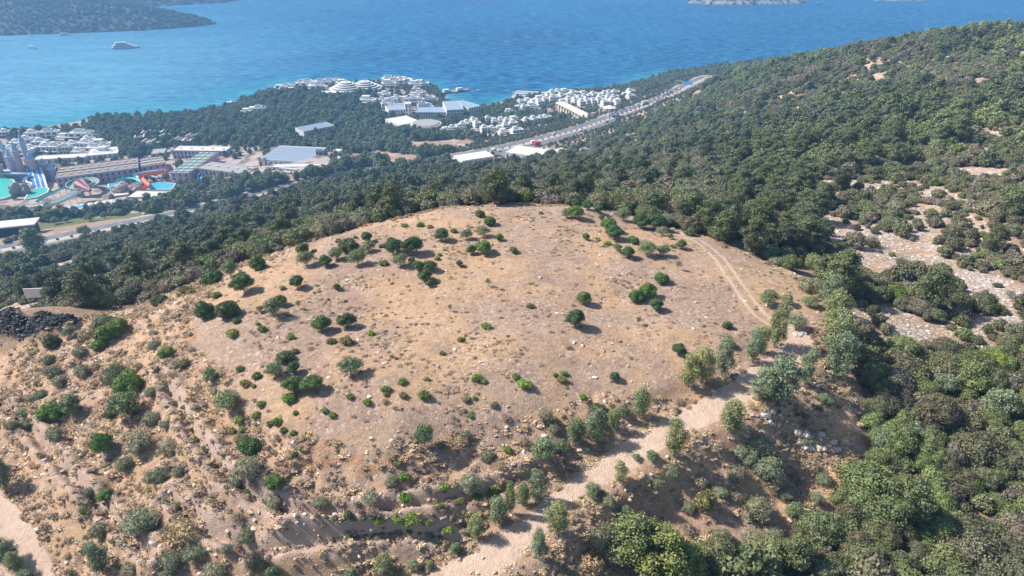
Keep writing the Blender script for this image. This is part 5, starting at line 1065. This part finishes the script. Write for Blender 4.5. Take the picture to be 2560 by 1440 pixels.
tint = tint*.88+tint.mean(1)[:, None]*.14; tint *= RNG.uniform(.82, 1.18, (n, 1))*FOL
yel = (~isp) & (v2 > .945) & (v2 < .965); tint[yel] = (.15, .20, .035)
score = width*FPX/dist; infr = (px > -30) & (px < 2590) & (py > -10) & (py < 1480)
LET = {0: 'Q', 1: 'P', 2: 'O', 3: 'D'}
indiv = np.zeros(n, bool)
for kk, lim in ((0, 290), (1, 210), (2, 60), (3, 40)):
    c = np.where((kindn == kk) & infr & ~drop & (dist < (520 if kk else 200)))[0]; c = c[np.argsort(-score[c])][:lim]; indiv[c] = True
for i in np.where(indiv)[0]:
    place(LET[int(kindn[i])], px[i], py[i], score[i], None, tuple(tint[i]), 1, (x[i], y[i], z[i]), width[i])

def mass(name, label, cat, protos, px_, tints, wid, hs, sel, zz, xs, ys, rot=None):
    """one uncountable growth: instances of a few plants on scattered points"""
    coll = bpy.data.collections.new(name+'_kinds')
    for i, me in enumerate(protos):
        o = bpy.data.objects.new('%s_%02d' % (name, i), me); coll.objects.link(o)
    N = len(xs); me = bpy.data.meshes.new(name); me.vertices.add(N); me.vertices.foreach_set('co', np.stack([xs, ys, zz], 1).astype(np.float32).ravel())
    for nm, ty, arr, f in (('idx', 'INT', sel, 'value'), ('scl', 'FLOAT_VECTOR', np.stack([wid*RNG.uniform(.8, 1.25, N), wid*RNG.uniform(.8, 1.2, N), wid*hs], 1), 'vector'), ('rot', 'FLOAT_VECTOR', np.stack([np.zeros(N), np.zeros(N), RNG.uniform(0, 6.28, N)], 1), 'vector'), ('tint', 'FLOAT_COLOR', np.concatenate([tints, np.ones((N, 1))], 1), 'color')):
        a = me.attributes.new(nm, ty, 'POINT'); a.data.foreach_set(f, np.asarray(arr, np.int32 if ty == 'INT' else np.float32).ravel())
    o = bpy.data.objects.new(name, me); COL.objects.link(o); tag(o, label, cat, None, 'stuff')
    t = bpy.data.node_groups.new(name, 'GeometryNodeTree'); t.interface.new_socket('Geometry', in_out='INPUT', socket_type='NodeSocketGeometry'); t.interface.new_socket('Geometry', in_out='OUTPUT', socket_type='NodeSocketGeometry')
    gi = t.nodes.new('NodeGroupInput'); go = t.nodes.new('NodeGroupOutput'); ip = t.nodes.new('GeometryNodeInstanceOnPoints'); ci = t.nodes.new('GeometryNodeCollectionInfo')
    ci.inputs['Collection'].default_value = coll; ci.inputs['Separate Children'].default_value = True; ci.inputs['Reset Children'].default_value = True
    def na(nm, ty):
        q = t.nodes.new('GeometryNodeInputNamedAttribute'); q.data_type = ty; q.inputs['Name'].default_value = nm; return q.outputs[0]
    m2p = t.nodes.new('GeometryNodeMeshToPoints'); t.links.new(gi.outputs[0], m2p.inputs[0]); t.links.new(m2p.outputs[0], ip.inputs['Points'])
    t.links.new(ci.outputs[0], ip.inputs['Instance']); ip.inputs['Pick Instance'].default_value = True
    t.links.new(na('idx', 'INT'), ip.inputs['Instance Index']); t.links.new(na('scl', 'FLOAT_VECTOR'), ip.inputs['Scale'])
    e2r = t.nodes.new('FunctionNodeEulerToRotation'); t.links.new(na('rot', 'FLOAT_VECTOR'), e2r.inputs[0]); t.links.new(e2r.outputs[0], ip.inputs['Rotation'])
    t.links.new(ip.outputs[0], go.inputs[0]); md = o.modifiers.new('scatter', 'NODES'); md.node_group = t; return o
def joined(pair):
    return pair[0]
near_m = {0: [p[0] for p in LO['maquis']], 1: [p[0] for p in LO['pine']], 2: [p[0] for p in LO['olive']], 3: [p[0] for p in LO['dry']]}
protos = near_m[0]+near_m[1]+near_m[2]+near_m[3]; base = [0, 4, 8, 11]; cnt = [4, 4, 3, 3]
rest = ~indiv & ~drop
selr = np.array([base[k]+RNG.integers(0, cnt[k]) for k in kindn])
zz = z-np.where(kindn == 1, .22*width, .05*width)*np.where(kindn == 1, .9, 1)
hs = np.where(kindn == 1, RNG.uniform(.75, 1.15, n), RNG.uniform(.7, 1.35, n)); hs = np.where(farz, .7, hs)
for nm, lab, m in (('maquis_woodland', 'dark dense maquis and pine woodland running down to the coast', rest & (twn < .5) & ~farz), ('garden_trees', 'green trees and bushes between the white resort buildings', rest & (twn >= .5) & ~farz), ('headland_woodland', 'hazy blue green scrub covering the far headland and islands', rest & farz)):
    mass(nm, lab, 'woodland' if nm != 'garden_trees' else 'trees', protos, None, tint[m], width[m], hs[m], selr[m], zz[m], x[m], y[m])
print('plants', len(PLANTS), 'mass', int(rest.sum()))

# palms and the clumps on the median
def palm_meshes():
    V = []; F = []
    r = random.Random(5)
    for k in range(22):
        th = k*2.4; el = r.uniform(-.2, 1.1); p = Vector((0, 0, 1.0)); d = Vector((math.cos(th)*math.cos(el), math.sin(th)*math.cos(el), math.sin(el))); sd = Vector((-math.sin(th), math.cos(th), 0))
        for j in range(5):
            w0 = .05*(1-j/5)+.012; q = p+d*.075; i = len(V); V += [p-sd*w0, p+sd*w0, q+sd*w0*.85, q-sd*w0*.85]; F.append((i, i+1, i+2, i+3)); p = q; d = (d+Vector((0, 0, -.32))).normalized()
    c = mesh_np('fronds', [tuple(v) for v in V], F, [LEAF]); setattr_np(c, 'leaf', np.tile([.5, 0, 0, 1], (len(V), 1)))
    return c, limbs('trunk', BARK, [((0, 0, -.1), (.01, 0, .5), .022, .016), ((.01, 0, .5), (0, 0, 1.0), .016, .015)])
PF, PT_ = palm_meshes()
for i, (a, b, h, lb) in enumerate([(53, 340, 13, 'leftmost of the shore palms'), (63, 341, 16, 'palm of the shore trio, its middle one'), (77, 342, 17, 'tallest palm of the shore trio'), (180, 336, 14, 'lone palm at the wood end by the beach'), (30, 338, 12, 'short palm at the left end of the beach'), (1108, 270, 9, 'palm left of the blue roofed wing'), (1176, 276, 10, 'left palm of the pair by the beach'), (1188, 276, 10, 'right palm of the pair by the beach'), (1211, 284, 14, 'tall palm rising over the hotel wing'), (1238, 395, 20, 'left palm by the filling station'), (1250, 396, 18, 'right palm by the filling station'), (505, 452, 17, 'leftmost palm before the pink wing'), (530, 450, 17, 'second palm before the pink wing'), (556, 448, 17, 'third palm before the pink wing'), (585, 446, 16, 'rightmost palm before the pink wing'), (652, 420, 22, 'palm left of the striped shed'), (666, 424, 24, 'palm before the striped shed'), (1002, 262, 8, 'palm among the cape houses')]):
    x, y, z, d = G(a, b); o = bpy.data.objects.new('palm_tree', None); COL.objects.link(o); o.location = (x, y, z); H = h*d/FPX; o.scale = (H, H, H); tag(o, 'palm, '+lb, 'palm', 'palms along the resort')
    q = link('fronds', PF, o); q.color = (.075, .10, .04, 1); link('trunk', PT_, o)
for i in range(2, len(RP)-2, 2):
    px_, py_, _ = project(RP[i, 0], RP[i, 1], RP[i, 2])
    if -20 < px_ < 1700:
        o = link('median_shrub', HI['mastic'][i % 3][0], None, (RP[i, 0], RP[i, 1], RP[i, 2]+.1), i, (1.9, 1.9, 1.7)); o.color = (.09, .085, .055, 1)
        tag(o, 'clipped brownish shrub in the central strip of the road %s' % ('beside the gateway' if px_ < 330 else 'hidden by the pine wood' if px_ < 1000 else 'by the filling station' if px_ < 1330 else 'past the filling station' if px_ < 1500 else 'beside the queue'), 'shrub', 'clipped shrubs on the central strip')
# ------------------------------------------------------------------ dry growth and stones on the fill
DRYM = leaf_mat('dry_growth', True)
S = scatter(.62, 205, 15); x, y, st = S.T; lm = MZ(zA, 0, x, y); rd = MZ(zA, 1, x, y); pl = MZ(m_plat, None, x, y); tr = MZ(zB, 3, x, y)
r_ = np.hypot(x, y); cl = fbm(x, y, 4.5, 3, 51); cl2 = fbm(x, y, 18, 3, 55)
p_ = (np.where(pl > .5, .10+.55*np.clip((cl-.5)*5, 0, 1), .26+.74*np.clip((cl-.42)*5, 0, 1)))
ok = (lm > .5) & (rd < .7) & (tr < .3) & (RNG.random(len(x)) < p_) & (r_ < 200)
x, y, pl, cl2 = x[ok], y[ok], pl[ok], cl2[ok]; n = len(x)
pal = np.array([(.54, .40, .24), (.60, .45, .28), (.48, .35, .235), (.38, .285, .205), (.40, .32, .25), (.27, .21, .155)])
w1 = np.where(pl > .5, RNG.uniform(.3, .75, n), RNG.uniform(.35, 1.05, n)); ti = RNG.choice(6, n, p=[.3, .25, .18, .10, .12, .05]); tn = pal[ti]
dk = (cl2 > .56) & (RNG.random(n) < .4); tn[dk] = (.27, .20, .15)
gr = RNG.random(n) < .035; tn[gr] = (.14, .15, .07)
tn = tn*RNG.uniform(.85, 1.15, (n, 1)); hs = np.where(pl > .5, RNG.uniform(.35, .8, n), RNG.uniform(.6, 1.1, n))
tufts = [blades('dry_tuft', DRYM, 300+i, 26+8*i, .42, .5, 1.3, .05, .5, .2, .22) for i in range(4)]+[crown_mesh('dry_clump', DRYM, 310+i, dome_lobes(rp, 6, .42, .16, .26), 260, .035, core=.6, rnd=1.2, stretch=2.2) for i in range(3)]
mass('dry_grass', 'straw coloured dry grass and thistle tufts covering the fill', 'dry grass', tufts, None, tn, w1, hs, RNG.integers(0, 7, n), Z(x, y)-.03, x, y)
print('tufts', n)
def stone_mesh(seed, mat):
    r = np.random.default_rng(seed); V = ICO1[0].copy(); V *= (1+.5*(r.random((len(V), 1))-.5)); V *= np.array([.5, .38, .28]); 
    me = mesh_np('stone', V, ICO1[1], [mat]); lc = np.zeros((len(V), 4), np.float32); lc[:, 0] = .45+r.random(len(V))*.2; lc[:, 3] = 1; setattr_np(me, 'leaf', lc); return me
SM = leaf_mat('stones', True); stones = [stone_mesh(400+i, SM) for i in range(4)]
def stones_on(name, label, x, y, w0, w1, pal):
    n = len(x); tn = np.array(pal)[RNG.integers(0, len(pal), n)]*RNG.uniform(.8, 1.2, (n, 1))
    mass(name, label, 'stones', stones, None, tn, w0+(w1-w0)*RNG.random(n)**3, np.full(n, .8), RNG.integers(0, 4, n), Z(x, y)+.02, x, y)
S = scatter(.55, 190, 25); x, y, st = S.T; lm = MZ(zA, 0, x, y); rd = MZ(zA, 1, x, y); pl = MZ(m_plat, None, x, y); cl = fbm(x, y, 6, 3, 151)
ok = (lm > .5) & (rd < .5) & (RNG.random(len(x)) < np.where(pl > .5, .03, .12+.45*np.clip((cl-.5)*6, 0, 1)))
stones_on('loose_stones', 'pale loose stones scattered over the dry slopes', x[ok], y[ok], .14, .75, [(.55, .44, .35), (.62, .52, .43), (.48, .34, .25), (.40, .31, .25)])
S = scatter(.8, 330, 35); x, y, st = S.T; rk = MZ(zA, 2, x, y); ok = (RNG.random(len(x)) < rk*.5) & (Z(x, y) > 3) & (MZ(zA, 0, x, y) < .4)
stones_on('limestone_rubble', 'white limestone rubble in the gaps between the maquis shrubs', x[ok], y[ok], .15, .9, [(.56, .52, .47), (.62, .58, .53), (.46, .42, .37)])
dk = poly_mask(x, y, DARKP, 1) > .4
S = scatter(.5, 260, 45); x, y, st = S.T; dk = (poly_mask(x, y, DARKP, 1) > .4) & (RNG.random(len(x)) < .8)
stones_on('dark_rubble', 'heap of blackish rubble on a level bed by the slope', x[dk], y[dk], .35, 1.0, [(.035, .035, .04), (.05, .048, .05), (.09, .088, .09), (.02, .02, .022)])
# boulders one can count
BM = None
def boulder_mat():
    g = NT('boulder'); c = g.n('ShaderNodeObjectInfo').outputs['Color']; return g.fin(g.mix(g.step(g.noise(1.6, 5, .7), .4, .62), c, (.34, .27, .22)), .9, .15)
BM = boulder_mat()
def boulder_mesh(seed):
    r = np.random.default_rng(seed); V = ICO2[0].copy(); 
    for k in range(7):
        d = r.normal(size=3); d /= np.linalg.norm(d); h = V@d; c = r.uniform(.55, .85); V = np.where((h > c)[:, None], V-np.outer(h-c, d), V)
    V = V*np.array([.5, .42, .36])*(1+.06*(r.random((len(V), 1))-.5)); return mesh_np('boulder', V, ICO2[1], [BM])
BLD = [boulder_mesh(500+i) for i in range(5)]
BOULD = []
def boulders(P, n, w0, w1, pal, label, group):
    xs = [p[0] for p in P]; ys = [p[1] for p in P]; k = 0
    while k < n:
        a, b = random.uniform(min(xs), max(xs)), random.uniform(min(ys), max(ys))
        if not poly_in(np.array([a]), np.array([b]), P)[0]: continue
        s = random.uniform(w0, w1); o = link('boulder', random.choice(BLD), None, (a, b, float(Z(a, b))+s*.12), random.uniform(0, 6), (s*random.uniform(.8, 1.3), s, s*random.uniform(.7, 1)))
        c = random.choice(pal); o.color = c+(1,); tag(o, None, 'boulder', group); BOULD.append((o, label, s)); k += 1
boulders(GP('1985 1080;2020 1075;2075 1090;2110 1120;2080 1130;2030 1125;1995 1110'), 48, .35, 1.15, [(.62, .56, .50), (.58, .38, .27), (.70, .66, .62), (.45, .36, .30), (.66, .48, .36)], 'boulder in the white and rusty heap below the dirt road bend', 'boulders tipped below the road bend')
boulders(GP('1905 1020;1950 1030;1965 1060;1930 1065;1908 1045'), 26, .3, .8, [(.68, .65, .62), (.6, .56, .52)], 'white stone in the small heap beside the dirt road', 'white stones heaped by the road')
boulders(GP('1980 836;2035 826;2045 836;1990 846'), 16, .35, .7, [(.66, .62, .58), (.58, .52, .47)], 'pale stone in the short row near the olive at the field corner', 'pale stones lined up at the field corner')
boulders(GP('2045 668;2075 662;2108 690;2120 735;2100 735;2085 700'), 40, .5, 1.2, [(.62, .40, .28), (.66, .52, .42), (.56, .30, .20), (.68, .58, .50)], 'reddish boulder in the strip behind the eucalyptus row', 'reddish boulders behind the eucalyptus row')
boulders(GP('700 1300;900 1330;1150 1350;1300 1440;1080 1435;720 1435'), 22, .2, .6, [(.60, .50, .40), (.64, .55, .46)], 'pale tan boulder on the foreground slope by the road', 'boulders on the foreground slope')

# ------------------------------------------------------------------ labels for the plants
def zone_of(px, py, L):
    inpl = poly_in(np.array([W(px, py, 176.5)[0]]), np.array([W(px, py, 176.5)[1]]), PLAT)[0]
    if L in 'QPOD' and not inpl and not (py > 780 and px < 2100):
        if py > 1150: return 'in the thicket at the lower right' if px > 2330 else ('in the thicket right of the boulder heap' if px > 2050 else 'below the foreground road')
        if py > 880: return 'in the woods at the right edge' if px > 2350 else 'in the woods right of the eucalyptus row'
        if px > 2050: return 'on the rocky slope at the right edge' if px > 2320 else 'on the white rocky slope right of the field'
        if px > 1650: return 'in the woods behind the track end'
        if px > 1150: return 'in the dark woods behind the field'
        if px > 560: return 'in the woods beyond the field edge'
        return 'in the woods near the coast road'
    if inpl:
        if py < 600: return 'along the far edge of the dry field' if px < 1380 else 'at the far right corner of the field'
        if py < 700: return 'in the far left grove of the field' if px < 900 else ('in the far middle of the field' if px < 1350 else 'near the wheel track on the field')
        if py < 800: return 'on the left side of the field' if px < 800 else ('in the middle of the field' if px < 1350 else 'on the right side of the field')
        if py < 900: return 'left of the field centre' if px < 900 else ('at the field centre' if px < 1350 else 'near the eucalyptus corner of the field')
        if py < 1000: return 'in the near left part of the field' if px < 860 else ('in the near middle of the field' if px < 1300 else 'near the front right edge of the field')
        return 'on the front edge of the field'
    if px > 1980: return 'in the row on the right edge of the field'
    if px > 1650: return 'beside the upper dirt road' if py < 1090 else 'on the slope below the dirt road'
    if px > 1250: return 'beside the lower dirt road' if py > 1180 else 'between the field and the dirt road'
    if px > 700: return 'on the front slope under the field' if py < 1230 else 'on the bench near the bottom edge'
    if py < 800: return 'on the left rim of the field'
    if py < 950: return 'on the upper left slope near the dark rubble'
    if py < 1100: return 'on the left slope' if px < 390 else 'beside the shrub row on the left slope'
    if py < 1260: return 'on the lower left slope' if px < 440 else 'on the benches left of centre'
    return 'in the lower left corner' if px < 350 else 'at the foot of the left slope'
cells = {}
for o, L, a, b, wpx in PLANTS: cells.setdefault((L, zone_of(a, b, L)), []).append((o, a, b, wpx))
for (L, zn), it in cells.items():
    desc = TXT[L][0]; left = list(it); grp = KN[L][1].replace('_', ' ')+'s '+zn
    for word, key in (('largest', lambda t: t[3]), ('leftmost', lambda t: -t[1]), ('rightmost', lambda t: t[1]), ('nearest', lambda t: t[2]), ('farthest', lambda t: -t[2]), ('smallest', lambda t: -t[3])):
        if not left: break
        q = max(left, key=key) if len(it) > 1 else left[0]
        q[0]['label'] = (word+' ' if len(it) > 1 else '')+desc+' '+zn; left.remove(q)
    # the rest of a bigger cell: by size, then by what stands next to it
    med = sorted(left, key=lambda t: t[1])
    for i, t in enumerate(med):
        t[0]['label'] = 'mid sized '+desc+' '+zn
    if len(it) > 1:
        for t in it: t[0]['group'] = grp
for o, lb, s in BOULD: o['label'] = lb
